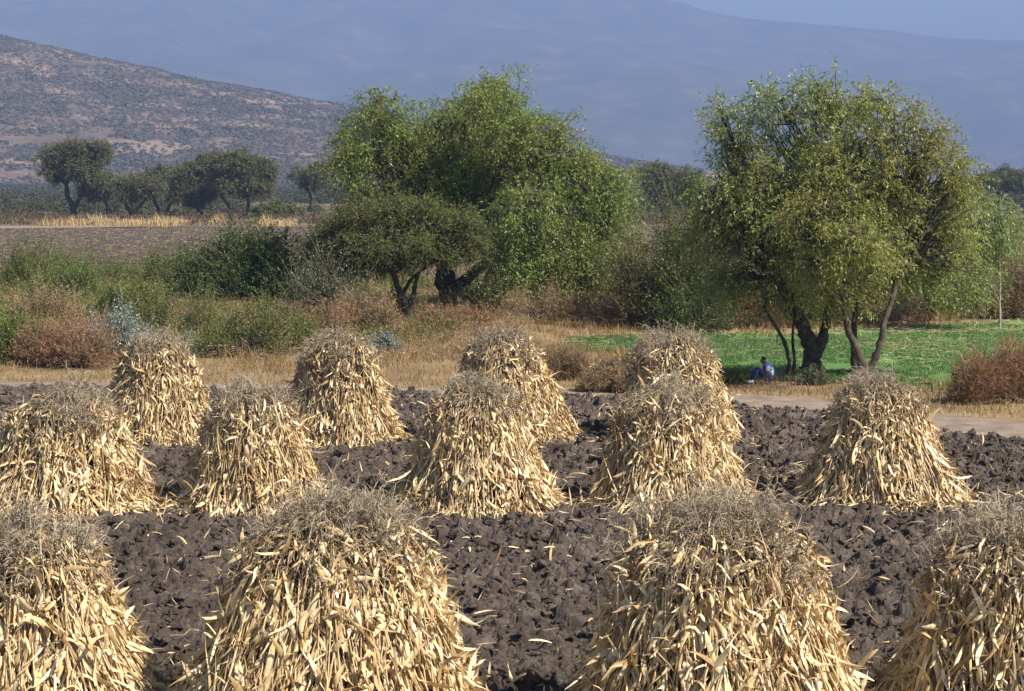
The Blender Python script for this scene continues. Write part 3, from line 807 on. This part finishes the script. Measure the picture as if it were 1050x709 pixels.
# --- stuff: grass, crop, straw, distant scrub
def blades(name, P, hgt, wid, mat, seed, lean=.5, segs=2):
    rg = np.random.default_rng(seed)
    n = len(P)
    D = unit(rnd_unit(rg, n) * lean + np.array([0, 0, 1.0]))
    N = rnd_unit(rg, n)
    g = Geo()
    ribbons(g, P, D, N, hgt * rg.uniform(.5, 1.4, n), wid * rg.uniform(.6, 1.4, n), rg.uniform(.2, 1.4, n), rg.normal(size=n) * .3, rg.normal(size=n) * .3, segs, .1, np.interp(np.linspace(0, 1, segs + 1), [0, .5, 1], [1, .8, .08]))
    return tag(g.build(name, mat), kind='stuff')

def dry_grass():
    rg = np.random.default_rng(5)
    n = 210000
    x, y = rg.uniform(-24, 19, n), rg.uniform(50, 92, n)
    e = far_edge(x)
    crop_bot = np.interp(x, [gp(*p)[0] for p in CROP_BOT], [gp(*p)[1] for p in CROP_BOT])
    dn = fbm(x / 1.2, y / 1.2, 90, 3)
    ok = (y > e - .1 + .8 * (dn - .5)) & ((x < gp(560, 355)[0] + .6) | (y < crop_bot + .3) | (y > np.interp(x, [gp(*p)[0] for p in CROP_TOP], [gp(*p)[1] for p in CROP_TOP]) - .4)) & (rg.random(n) < .25 + 1.2 * (dn - .3))
    x, y = x[ok], y[ok]
    P = np.stack([x, y, terr(x, y)], -1)
    blades('dry_grass', P, .16 + .55 * np.clip(fbm(x / 1.3, y / 1.3, 92, 3) - .42, 0, 1) * 2.4 * np.clip((y - e[ok]) / 6, .2, 1), .016, M['dry_grass'], 6)
dry_grass()
def crop():
    rg = np.random.default_rng(7)
    n = 75000
    i, j = rg.random(n) * (CROP.shape[0] - 1.01), rg.random(n) * (CROP.shape[1] - 1.01)
    P = CROP[i.astype(int), j.astype(int)] * (1 - (i % 1))[:, None] + CROP[i.astype(int) + 1, j.astype(int)] * (i % 1)[:, None]
    P = P + (CROP[i.astype(int), j.astype(int) + 1] - CROP[i.astype(int), j.astype(int)]) * (j % 1)[:, None]
    ok = fbm(P[:, 0] / 1.5, P[:, 1] / 1.5, 95, 3) > .36
    P = np.concatenate([P[ok], np.full((ok.sum(), 1), .02)], 1)
    blades('young_crop_plants', P, .11, .025, M['green_grass'], 8, .7)
    # dry stalks lying over the crop
    n = 420
    k = rg.integers(0, len(P), n)
    Q = P[k] + np.array([0, 0, .12])
    g = Geo()
    d = rnd_unit(rg, n) * np.array([1, 1, .15])
    add = []
    for (x0, x1, y0, y1, k) in ((895, 1000, 346, 372, 220), (740, 1050, 336.5, 341.5, 600), (930, 1050, 330, 334, 200)):
        xx, yy = rg.uniform(x0, x1, k), rg.uniform(y0, y1, k)
        add += [gp(a, b + (900 - a) * .012, .1) for a, b in zip(xx, yy)]
    Q = np.concatenate([Q, np.array(add)]); n = len(Q)
    d = rnd_unit(rg, n) * np.array([1, 1, .15])
    ribbons(g, Q, d, np.tile([0, 0, 1.0], (n, 1)), rg.uniform(.2, .5, n), np.full(n, .03), np.full(n, .1), rg.normal(size=n) * .3, np.zeros(n), 2)
    tag(g.build('dry_crop_litter', M['straw']), kind='stuff')
crop()
def undergrowth():
    """the low tangle of weeds that covers the rough ground between the shrubs"""
    def cover(name, seed, n, mat, x0, x1, y0, y1, thr, h, ll, lw, nl, up, ns):
        rg = np.random.default_rng(seed)
        y = rg.uniform(y0, y1, n); x = rg.uniform(x0, x1, n) * y
        k = fbm(x / 2.6, y / 4, ns, 3)
        ok = (k > thr[0]) & (k < thr[1])
        x, y, k = x[ok], y[ok], k[ok]
        S = np.stack([x, y, terr(x, y)], -1)
        hh = h * rg.uniform(.5, 1.3, len(x)) * (.6 + 1.2 * fbm(x / 1.1, y / 1.6, ns + 5, 2))
        D = unit(rnd_unit(rg, len(x)) * .6 + np.array([0, 0, up]))
        g = Geo()
        leaves(g, rg, S, D, hh, rg.uniform(0, .3, len(x)), nl, ll, lw, .05, .9)
        tag(g.build(name, M[mat]), kind='stuff')
    L, Rr = -.30, -.025
    cover('green_undergrowth', 71, 26000, 'leaf_olive', L, Rr, 70, 128, (.49, 1), .55, .10, .045, 12, 1.0, 200)
    cover('fresh_undergrowth', 72, 9000, 'leaf_bright', L, -.17, 72, 122, (.55, 1), .7, .10, .05, 12, 1.0, 210)
    cover('brown_undergrowth', 73, 20000, 'dry_brown', L, Rr, 68, 128, (.40, .56), .5, .13, .018, 14, 1.2, 200)
    cover('reddish_undergrowth', 74, 9000, 'dry_red', L, Rr, 68, 118, (.47, 1), .6, .14, .014, 14, 1.3, 220)
    cover('dry_tussocks', 77, 9000, 'dry_brown', L, .008, 63.5, 90, (.50, 1), .45, .16, .012, 16, 1.6, 250)
    cover('shaded_undergrowth', 75, 16000, 'dry_brown', -.03, .27, 85.5, 104, (.42, 1), 1.0, .15, .024, 14, 1.2, 230)
    cover('leafy_undergrowth', 76, 14000, 'leaf_olive', -.03, .27, 86, 104, (.48, 1), 1.1, .12, .045, 12, 1.0, 240)
undergrowth()
def far_straw():
    rg = np.random.default_rng(9)
    n = 9000
    x = rg.uniform(-62, -29, n); y = rg.uniform(258, 274, n)
    ok = ((x < -44) | (x > -41)) & (fbm(x / 2.5, y / 8, 97, 3) > np.where(x < -44, .52, .60))
    P = np.stack([x[ok], y[ok], np.zeros(ok.sum())], -1)
    blades('standing_dry_corn', P, .85 * np.clip(.3 + fbm(P[:, 0] / 3, P[:, 1] / 3, 99, 2) * 1.5, .3, 1.5) ** 1.3, .10, M['straw'], 10, .35)
    n = 20000
    x = rg.uniform(-90, 70, n); y = rg.uniform(266, 345, n)
    ok = fbm(x / 8, y / 14, 98, 3) > .38
    P = np.stack([x[ok], y[ok], np.zeros(ok.sum())], -1)
    blades('tall_dry_weeds', P, .9, .11, M['far_weeds'], 11, .8)
    n = 5000   # litter on the far plowed field
    x = rg.uniform(-75, -20, n); y = rg.uniform(145, 245, n)
    g = Geo(); d = rnd_unit(rg, n) * np.array([1, 1, .2])
    ribbons(g, np.stack([x, y, np.full(n, .1)], -1), d, np.tile([0, 0, 1.0], (n, 1)), rg.uniform(.2, .6, n), np.full(n, .05), np.full(n, .1), rg.normal(size=n) * .3, np.zeros(n), 2)
    tag(g.build('far_corn_litter', M['straw']), kind='stuff')
far_straw()

def clump_mass(name, P, size, mat, seed, m=26):
    """a far-off mass of bushes: leaf clumps filling many low domes"""
    rg = np.random.default_rng(seed)
    n = len(P)
    d = rnd_unit(rg, n * m); d[:, 2] = np.abs(d[:, 2])
    s = np.repeat(size, m)[:, None]
    c = np.repeat(P, m, 0) + d * s * (.35 + .65 * rg.random((n * m, 1))) * np.array([1, 1, .8])
    u = unit(np.cross(rnd_unit(rg, n * m), d + .01)); v = unit(np.cross(u, d + .3 * rnd_unit(rg, n * m)))
    a, b = u * s * rg.uniform(.5, 1.0, (n * m, 1)) * 1.7 / math.sqrt(m), v * s * rg.uniform(.3, .8, (n * m, 1)) * 1.7 / math.sqrt(m)
    g = Geo()
    g.quads(np.stack([c - a, c - b * .9, c + a, c + b], 1), np.arange(n * m * 4).reshape(-1, 4))
    return tag(g.build(name, mat), kind='stuff')
def scrub():
    rg = np.random.default_rng(15)
    n = 27000
    y = rg.uniform(1330, 2040, n); x = (rg.uniform(-30, 720, n) - 525) / FPX * y
    ok = (hill_bare(x, y) < .3 + .8 * rg.random(n)) & (hill_h(x, y) > 2) & (fbm(x / 45, y / 45, 52, 3) > .30)
    x, y = x[ok], y[ok]
    clump_mass('hillside_scrub', np.stack([x, y, hill_h(x, y) - .3], -1), rg.uniform(1.2, 2.4 + 3.6 * vnoise(x / 25, y / 25, 5) ** 2, len(x)), M['leaf_hill'], 16, 16)
    n = 4600
    y = 338 + 980 * rg.random(n) ** 1.1; x = rg.uniform(-.30, .30, n) * y
    ok = fbm(x / 60, y / 60, 53, 3) > .34
    x, y = x[ok], y[ok]
    clump_mass('distant_scrub', np.stack([x, y, x * 0], -1), rg.uniform(1.0, 3.6, len(x)) * (.45 + y / 900), M['leaf_far'], 17, 170)
scrub()

# ------------------------------------------------------------------ corn shocks
def make_shock(label, x, Y, wbase_px, wtop_px, ytop, seed, dens=1.0, lean=0.0):
    rg = np.random.default_rng(seed)
    base = px(x, Y, .04)
    s = Y / FPX
    R0, R1 = wbase_px * .50 * s, wtop_px * .40 * s
    fl, cap = rg.uniform(1.25, 1.75), rg.uniform(2.0, 2.9)
    H = CAM_H + (HORIZON - ytop - (26 if Y < 30 else 8)) * s - .04
    root = tag(empty('corn_shock', base), label, 'corn shock', 'corn shocks standing in the plowed field')
    ph = rg.uniform(0, 6.28, 6)
    def lump(th, u):
        return 1 + .07 * np.sin(2 * th + ph[0] + 1.5 * u) + .05 * np.sin(3 * th + ph[1] - 2 * u) + .03 * np.sin(7 * th + ph[2] + 3 * u)
    def rad(th, u):
        a = R1 + (R0 - R1) * np.clip(1 - u, 0, 1) ** fl
        k = np.clip((u - .76) / .24, 0, 1)
        return a * np.sqrt(np.clip(1 - .93 * k ** cap, 0.02, 1)) * lump(th, u)
    lx = lean * H
    def pt(th, u, off=0.0):
        r = rad(th, u) + off
        return np.stack([np.cos(th) * r + lx * u ** 1.3, np.sin(th) * r, u * H], -1)
    def frame(th, u):
        e = 1e-3
        up = unit(pt(th, np.minimum(u + e, 1)) - pt(th, np.maximum(u - e, 0)))
        tn = np.stack([-np.sin(th), np.cos(th), 0 * th], -1)
        nn = unit(np.cross(tn, up))
        return up, tn, nn
    # packed inside, coloured dark to paint the shade between the leaves
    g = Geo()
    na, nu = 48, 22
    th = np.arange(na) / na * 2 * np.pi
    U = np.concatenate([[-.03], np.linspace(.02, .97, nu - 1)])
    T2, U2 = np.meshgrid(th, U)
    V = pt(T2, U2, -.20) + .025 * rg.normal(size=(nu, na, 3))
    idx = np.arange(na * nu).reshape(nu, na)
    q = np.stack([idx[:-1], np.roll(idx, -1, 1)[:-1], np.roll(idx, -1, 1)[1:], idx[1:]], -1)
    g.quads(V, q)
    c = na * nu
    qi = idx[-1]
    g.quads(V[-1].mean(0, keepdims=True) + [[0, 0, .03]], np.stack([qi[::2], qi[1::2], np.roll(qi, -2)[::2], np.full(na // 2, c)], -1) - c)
    g.build('stalk_core', M['gap_shade_core'], root, True)
    # stalks
    g = Geo()
    n = int(330 * dens)
    th = rg.uniform(0, 2 * np.pi, n)
    k = 7
    u0, u1 = -.01 + .05 * rg.random(n) ** 2, rg.uniform(.5, 1.02, n)
    t = np.linspace(0, 1, k)[None]
    uu = u0[:, None] * (1 - t) + u1[:, None] * t
    tth = th[:, None] + rg.normal(size=(n, 1)) * .22 * (t - .4) + rg.normal(size=(n, 1)) * .1
    off = rg.uniform(-.10, .06, (n, 1)) + .12 * np.clip(.25 - uu, 0, 1) * rg.random((n, 1)) * 3
    P = pt(tth, np.clip(uu, -.02, 1.02), off)
    tubes(g, P, np.linspace(.015, .007, k)[None] * rg.uniform(.7, 1.2, (n, 1)), 5)
    g.build('stalks', M['stalk'], root, True)
    # leaves: skirt below, thinner and browner above
    def leafset(n, ulo, uhi, L, Wd, mat_i, geo, upf, out, tang, grav, curl, segs=6, cup=.2, offs=(-.06, .05), jit=0.0):
        th = rg.uniform(0, 2 * np.pi, n)
        a = rg.random(n)
        u = ulo + (uhi - ulo) * (1 - (1 - a) ** .9)
        up, tn, nn = frame(th, u)
        P = pt(th, u, rg.uniform(*offs, n))
        sg = np.where(rg.random(n) < upf, 1.0, -1.0)[:, None]
        D = unit(up * sg * rg.uniform(.5, 1.2, (n, 1)) + tn * rg.normal(size=(n, 1)) * tang + nn * rg.uniform(*out, (n, 1)))
        N = unit(nn + .8 * rnd_unit(rg, n))
        ln = rg.uniform(*L, n)
        low = np.where(sg[:, 0] < 0, np.minimum(ln, u * H * 1.02 / np.maximum(np.abs(D[:, 2]), .3) + .06), ln)
        ribbons(geo, P, D, N, np.maximum(low, .12), rg.uniform(*Wd, n), rg.uniform(*grav, n), rg.normal(size=n) * curl, rg.normal(size=n) * 2.0, segs, cup, None, mat_i, jit * 1.3)
    area = math.pi * (R0 + R1) * H
    g = Geo()
    leafset(int(80 * area * dens), .02, .72, (.22, .68), (.022, .084), 0, g, .28, (-.05, .30), .50, (.0, .9), .9, offs=(-.16, .06), jit=.10)
    leafset(int(48 * area * dens), .58, .92, (.14, .42), (.02, .06), 0, g, .3, (-.05, .40), .6, (.2, 1.6), 1.1, offs=(-.12, .05), jit=.14)
    leafset(int(13 * area * dens), .02, .62, (.6, 1.15), (.012, .03), 0, g, .55, (-.02, .10), .16, (.0, .25), .3, 7, offs=(-.06, .05), jit=.04)
    leafset(int(48 * area * dens), .01, .72, (.12, .55), (.008, .024), 0, g, .4, (.0, .4), .65, (.0, .9), .7, 4, offs=(-.12, .06), jit=.10)
    leafset(int(60 * area * dens), .0, .16, (.18, .55), (.010, .045), 0, g, .10, (.15, .9), .5, (.0, .7), .6, 4, offs=(-.08, .08), jit=.08)
    leafset(int(7 * area * dens), .12, .68, (.2, .42), (.02, .055), 0, g, .4, (.3, .8), .6, (1.2, 3.6), 1.2, 7, jit=.1)
    g.build('dry_leaves', M['corn_leaf'], root, True)
    g = Geo()
    leafset(int(15 * area * dens), .05, .78, (.16, .32), (.03, .075), 0, g, .45, (.05, .55), .55, (.0, .9), .9, 5, .5, (-.03, .06), jit=.14)
    g.build('husks', M['husk'], root, True)
    # crown of withered tops and tassels
    g = Geo()
    leafset(int(46 * area * dens), .72, .99, (.10, .34), (.010, .030), 0, g, .5, (.0, .7), .7, (.2, 2.2), 1.6, 5, .2, (-.06, .06))
    n = int(520 * dens * R1 * R1)
    a, r = rg.uniform(0, 2 * np.pi, n), R1 * np.sqrt(rg.random(n)) * .9
    uT = .80 + .16 * (1 - (r / R1) ** 2)
    P = np.stack([np.cos(a) * r + lx, np.sin(a) * r, uT * H], -1)
    ribbons(g, P, unit(rnd_unit(rg, n) + np.array([0, 0, .6])), rnd_unit(rg, n), rg.uniform(.12, .3, n), rg.uniform(.010, .025, n), rg.uniform(.4, 2.8, n), rg.normal(size=n) * 1.5, rg.normal(size=n), 5, .2)
    g.build('withered_tops', M['top_leaf'], root, True)
    g = Geo()
    n = int((400 if Y > 30 else 440) * dens * R1 * R1 + 100)
    nb = 22            # tassels stand in uneven bundles
    ba, br, bh = rg.uniform(0, 2 * np.pi, nb), R1 * np.sqrt(rg.random(nb)) * .95, rg.normal(size=nb) * .09
    j = rg.integers(0, nb, n)
    bx, by = np.cos(ba[j]) * br[j] + rg.normal(size=n) * .16 * R1, np.sin(ba[j]) * br[j] + rg.normal(size=n) * .16 * R1
    a, r = np.arctan2(by, bx), np.minimum(np.hypot(bx, by), R1 * 1.08)
    uT = .74 + .19 * (1 - np.minimum(r / R1, 1) ** 2) + bh[j] / H + .045 * rg.normal(size=n)
    S = np.stack([np.cos(a) * r + lx, np.sin(a) * r, uT * H], -1)
    out = np.stack([np.cos(a) * (r / R1), np.sin(a) * (r / R1), 0 * a], -1)
    D = unit(out * .45 + rnd_unit(rg, n) * .45 + np.array([0, 0, 1.0]))
    L = rg.uniform(.15, .46 if Y > 30 else .58, n)
    gv = rg.uniform(-.05, .5, n)
    tubes(g, strands(rg, S, D, L, gv, 4), np.linspace(.006, .0035, 4)[None] * np.ones((n, 1)), 3)
    m = 9
    tt = rg.uniform(.3, 1.0, (n, m))
    Pb = S[:, None] + D[:, None] * (L[:, None] * tt)[..., None] - np.array([0, 0, 1.0]) * ((gv * L)[:, None] * tt ** 2)[..., None]
    Pb = Pb.reshape(-1, 3)
    Db = unit(np.repeat(D, m, 0) * .6 + rnd_unit(rg, n * m) * .75)
    ribbons(g, Pb, Db, rnd_unit(rg, n * m), rg.uniform(.09, .24, n * m), np.full(n * m, .0085), rg.uniform(.3, 2.2, n * m), rg.normal(size=n * m) * .8, np.zeros(n * m), 3, .3, [1, 1, .8, .4])
    g.build('tassels', M['tassel'], root)
    return base, R0

SHOCKS = [
    # label, x, Y, base width, top width, y of the top, seed, density
    ('big front corn shock cut off by the left edge of the picture', 42, 21.6, 300, 150, 522, 501, 1.15, -.03),
    ('big front corn shock left of centre, with a bushy grey tassel top', 336, 21.2, 345, 205, 500, 502, 1.2, .02),
    ('big front corn shock right of centre, largest of all, with a broad grey top', 732, 20.9, 355, 225, 502, 503, 1.2, 0),
    ('big front corn shock cut off by the right edge of the picture', 1032, 21.3, 275, 175, 515, 504, 1.15, 0),
    ('middle-row corn shock cut off by the left edge, left of the dark gap', 68, 35.6, 182, 120, 398, 505, 1.0, 0),
    ('middle-row corn shock directly behind the big one left of centre', 258, 36.0, 152, 104, 394, 506, 1.0, .0),
    ('middle-row corn shock at the middle of the picture, open soil below it', 488, 36.2, 176, 108, 389, 507, 1.0, -.02),
    ('middle-row corn shock overlapping the back one near the sitting person', 686, 36.4, 172, 112, 392, 508, 1.0, 0),
    ('middle-row corn shock farthest right, dark left side, near the road bend', 902, 36.8, 176, 100, 384, 509, 1.0, -.03),
    ('slim back-row corn shock farthest left, in front of silver-blue shrub', 162, 44.5, 116, 80, 339, 510, 1.0, -.02),
    ('back-row corn shock standing near the acacia, second from the left', 350, 45.0, 120, 86, 336, 511, 1.0, -.01),
    ('back-row corn shock flaring to the right, third from the left', 520, 45.2, 136, 76, 335, 512, 1.0, -.05),
    ('back-row corn shock beside the sitting person, mostly hidden below', 690, 45.5, 128, 96, 337, 513, 1.0, 0),
]
FEET = [make_shock(*a) for a in SHOCKS]

# ------------------------------------------------------------------ litter and loose clods on the soil
def litter():
    rg = np.random.default_rng(31)
    n = 7500
    x, y = rg.uniform(-17, 17, n), rg.uniform(18, 54, n)
    for (b, r) in FEET:      # gather round the shocks
        k = 240
        a = rg.uniform(0, 2 * np.pi, k); q = r * (.95 + .55 * rg.random(k) ** 1.6)
        x = np.concatenate([x, b[0] + np.cos(a) * q]); y = np.concatenate([y, b[1] + np.sin(a) * q])
    # a row of dropped leaves between the middle-row shocks, two piles
    for (cxp, cyp, k, sx, sy) in ((785, 496, 260, .8, .45), (585, 525, 130, .7, .3), (165, 532, 120, .5, .3), (300, 462, 60, .8, .3), (1000, 520, 80, .5, .3)):
        c = gp(cxp, cyp)
        x = np.concatenate([x, c[0] + rg.normal(size=k) * sx]); y = np.concatenate([y, c[1] + rg.normal(size=k) * sy])
    ok = y < near_edge(x) - .2
    x, y = x[ok], y[ok]
    n = len(x)
    P = np.stack([x, y, soil_z(x, y) + rg.uniform(.01, .06, n)], -1)
    D = rnd_unit(rg, n) * np.array([1, 1, .35]) + np.array([0, 0, .1])
    g = Geo()
    big = rg.random(n) < .25
    ribbons(g, P[big], D[big], np.array([0, 0, 1.0]) + .6 * rnd_unit(rg, big.sum()), rg.uniform(.15, .5, big.sum()), rg.uniform(.02, .05, big.sum()), rg.uniform(0, .8, big.sum()), rg.normal(size=big.sum()) * .6, rg.normal(size=big.sum()), 5)
    sm = ~big
    ribbons(g, P[sm], D[sm], np.array([0, 0, 1.0]) + .6 * rnd_unit(rg, sm.sum()), rg.uniform(.06, .3, sm.sum()), rg.uniform(.008, .02, sm.sum()), rg.uniform(0, .4, sm.sum()), rg.normal(size=sm.sum()) * .3, rg.normal(size=sm.sum()), 3)
    tag(g.build('corn_litter', M['corn_leaf']), kind='stuff')
    # loose clods
    n = 45000
    x, y = rg.uniform(-17, 17, n), 18 + 38 * rg.random(n)
    ok = y < near_edge(x) - .1
    x, y = x[ok], y[ok]; n = len(x)
    r = .012 + .085 * rg.random(n) ** 3.4
    na, nu = 7, 5
    th = np.arange(na) / na * 2 * np.pi
    ug = np.linspace(.06, .94, nu) * np.pi
    d = np.stack([np.sin(ug)[:, None] * np.cos(th)[None], np.sin(ug)[:, None] * np.sin(th)[None], np.cos(ug)[:, None] * np.ones(na)[None]], -1)
    V = d[None] * (1 + .28 * rg.normal(size=(n, nu, na, 1))) * np.array([1, 1, .75]) * r[:, None, None, None]
    V = V + np.stack([x, y, soil_z(x, y) + r * .35], -1)[:, None, None]
    idx = np.arange(n * nu * na).reshape(n, nu, na)
    nx = np.roll(idx, -1, 2)
    g = Geo()
    g.quads(V, np.stack([idx[:, :-1], idx[:, 1:], nx[:, 1:], nx[:, :-1]], -1))
    tag(g.build('loose_clods', M['soil']), kind='stuff')
litter()

# ------------------------------------------------------------------ sitting person
def skin_mesh(name, joints, edges, mat, parent, extra=None, sub=2, roots=(0,)):
    me = bpy.data.meshes.new(name)
    me.from_pydata([j[:3] for j in joints], edges, [])
    o = bpy.data.objects.new(name + '_cage', me)
    COL.objects.link(o)
    md = o.modifiers.new('skin', 'SKIN')
    md.use_smooth_shade = True
    lay = me.skin_vertices[0].data if me.skin_vertices else None
    if lay is None:
        bpy.context.view_layer.objects.active = o
        bpy.ops.mesh.customdata_skin_add()
        lay = me.skin_vertices[0].data
    for i, j in enumerate(joints):
        r = j[3]
        lay[i].radius = r if isinstance(r, tuple) else (r, r)
        lay[i].use_root = i in roots
    sd = o.modifiers.new('sub', 'SUBSURF')
    sd.levels = sd.render_levels = sub
    dg = bpy.context.evaluated_depsgraph_get()
    dg.update()
    m2 = bpy.data.meshes.new_from_object(o.evaluated_get(dg))
    bpy.data.objects.remove(o)
    m2.name = name
    m2.materials.clear()
    m2.materials.append(mat)
    for p in m2.polygons:
        p.use_smooth = True
    ob = bpy.data.objects.new(name, m2)
    COL.objects.link(ob)
    ob.parent = parent
    return ob

def person():
    skin = solid_mat('skin', [(.3, (.13, .07, .045)), (.7, (.19, .105, .07))], 20, .6)
    shirt = solid_mat('light blue shirt', [(.3, (.24, .41, .78)), (.7, (.34, .51, .84))], 12, .85, .01, 14)
    white = solid_mat('white cloth', [(.3, (.68, .70, .74)), (.7, (.80, .81, .83))], 12, .85)
    jeans = solid_mat('dark blue trousers', [(.3, (.025, .045, .12)), (.7, (.05, .08, .19))], 12, .9, .008, 16)
    hair = solid_mat('black hair', [(.3, (.012, .010, .009)), (.7, (.025, .02, .017))], 30, .6, .006, 90)
    b = gp(788, 393.5)
    root = tag(empty('person', (b[0], b[1], .03)), 'person in light blue shirt and dark trousers sitting on the ground, head bowed', 'person')
    root.rotation_euler = (0, 0, R(14))
    J = [(0, 0, .13, .13), (.035, 0, .30, (.125, .15)), (-.02, 0, .46, (.12, .165)), (-.085, 0, .55, .075), (-.115, 0, .585, .052), (-.165, 0, .615, .072), (-.20, 0, .67, .088), (-.185, 0, .725, .064)]
    E = [(0, 1), (1, 2), (2, 3), (3, 4), (4, 5), (5, 6), (6, 7)]
    for s in (-1, 1):
        n = len(J)
        J += [(-.05, s * .17, .52, .062), (-.12, s * .225, .36, .046), (-.20, s * .22, .29, .040), (-.33, s * .13, .34, .032), (-.41, s * .075, .375, .027), (-.46, s * .06, .385, (.020, .038))]
        E += [(3, n), (n, n + 1), (n + 1, n + 2), (n + 2, n + 3), (n + 3, n + 4), (n + 4, n + 5)]
        n = len(J)
        J += [(-.04, s * .10, .125, .088), (-.22, s * .125, .29, .072), (-.36, s * .12, .41, .056), (-.44, s * .11, .26, .05), (-.52, s * .10, .09, .038), (-.56, s * .10, .045, .036), (-.66, s * .105, .035, .032)]
        E += [(0, n)] + [(n + i, n + i + 1) for i in range(6)]
    roots = [0]
    # fingers and thumbs: short chains rooted in the palm
    for s in (-1, 1):
        for f, (dy, ln) in enumerate(((-.030, .072), (-.010, .085), (.010, .080), (.029, .062))):
            n = len(J)
            x0, y0, z0 = -.455, s * .06 + dy, .385
            J += [(x0, y0, z0, .0095), (x0 - ln * .5, y0 - s * .004, z0 - .004, .009), (x0 - ln * .85, y0 - s * .008, z0 - .028, .0085), (x0 - ln * .9, y0 - s * .010, z0 - .05, .007)]
            E += [(n, n + 1), (n + 1, n + 2), (n + 2, n + 3)]; roots.append(n)
        n = len(J)
        J += [(-.43, s * .045, .385, .011), (-.45, s * .010, .395, .0105), (-.48, s * .002, .392, .008)]
        E += [(n, n + 1), (n + 1, n + 2)]; roots.append(n)
    # nose, brow, ears, eyes as small bumps that sit in the head surface
    for (p, q, r0, r1) in (((-.265, 0, .655), (-.297, 0, .628), .013, .016), ((-.180, .085, .675), (-.175, .098, .650), .016, .018), ((-.180, -.085, .675), (-.175, -.098, .650), .016, .018), ((-.225, -.018, .595), (-.245, 0, .588), .016, .016)):
        n = len(J)
        J += [(*p, r0), (*q, r1)]; E += [(n, n + 1)]; roots.append(n)
    bd = skin_mesh('body', J, E, skin, root, roots=roots)
    # shirt
    Js = [(.02, 0, .17, (.13, .15)), (.045, 0, .31, (.13, .16)), (-.012, 0, .46, (.13, .18)), (-.072, 0, .545, .095), (-.10, 0, .575, .068)]
    Es = [(0, 1), (1, 2), (2, 3), (3, 4)]
    for s in (-1, 1):
        n = len(Js)
        Js += [(-.05, s * .175, .52, .078), (-.10, s * .215, .41, .066)]
        Es += [(3, n), (n, n + 1)]
    st = skin_mesh('shirt', Js, Es, shirt, root)
    for s in (-1, 1):
        skin_mesh('sleeve', [(-.06, s * .19, .50, .078), (-.10, s * .22, .42, .075), (-.135, s * .232, .345, .066)], [(0, 1), (1, 2)], white, st)
    # trousers
    Jt = [(.0, 0, .15, .15), (-.02, 0, .12, .14)]
    Et = [(0, 1)]
    for s in (-1, 1):
        n = len(Jt)
        Jt += [(-.05, s * .10, .125, .105), (-.22, s * .127, .29, .088), (-.365, s * .12, .415, .070), (-.44, s * .11, .27, .064), (-.505, s * .10, .13, .058)]
        Et += [(1, n)] + [(n + i, n + i + 1) for i in range(4)]
    skin_mesh('trousers', Jt, Et, jeans, root)
    for s in (-1, 1):
        skin_mesh('shoe', [(-.51, s * .10, .07, .05), (-.57, s * .10, .05, .046), (-.66, s * .105, .042, .042), (-.70, s * .107, .036, .03)], [(0, 1), (1, 2), (2, 3)], white, root)
    skin_mesh('hair', [(-.145, 0, .65, .072), (-.160, 0, .695, .088), (-.180, 0, .738, .070), (-.225, 0, .748, .05)], [(0, 1), (1, 2), (2, 3)], hair, bd)
person()

# ------------------------------------------------------------------ bent pipe standing at the edge of the crop
def pipe():
    b = gp(955, 402)
    s = b[1] / FPX
    root = tag(empty('water_pipe', (b[0], b[1], 0)), 'thin black bent pipe standing at the near edge of the green field', 'pipe')
    m = solid_mat('black iron', [(.3, (.015, .014, .013)), (.7, (.03, .027, .025))], 10, .5)
    g = Geo()
    h = 8.5 * s
    tubes(g, np.array([[(0, 0, -.1), (0, 0, h * .5), (0, 0, h - .03), (-.012, 0, h - .008), (-.04, 0, h)]]), np.full((1, 5), .028), 8)
    g.build('upright', m, root, True)
    g = Geo()
    tubes(g, np.array([[(-.035, 0, h), (-.12, 0, h + .002), (-.27, 0, h + .003)]]), np.full((1, 3), .024), 8)
    sp = g.build('spout', m, root, True)
    g = Geo()
    tubes(g, np.array([[(-.262, 0, h + .003), (-.28, 0, h + .003), (-.30, 0, h + .003)]]), np.array([[.026, .028, .026]]), 8)
    g.build('coupling', m, sp, True)
pipe()
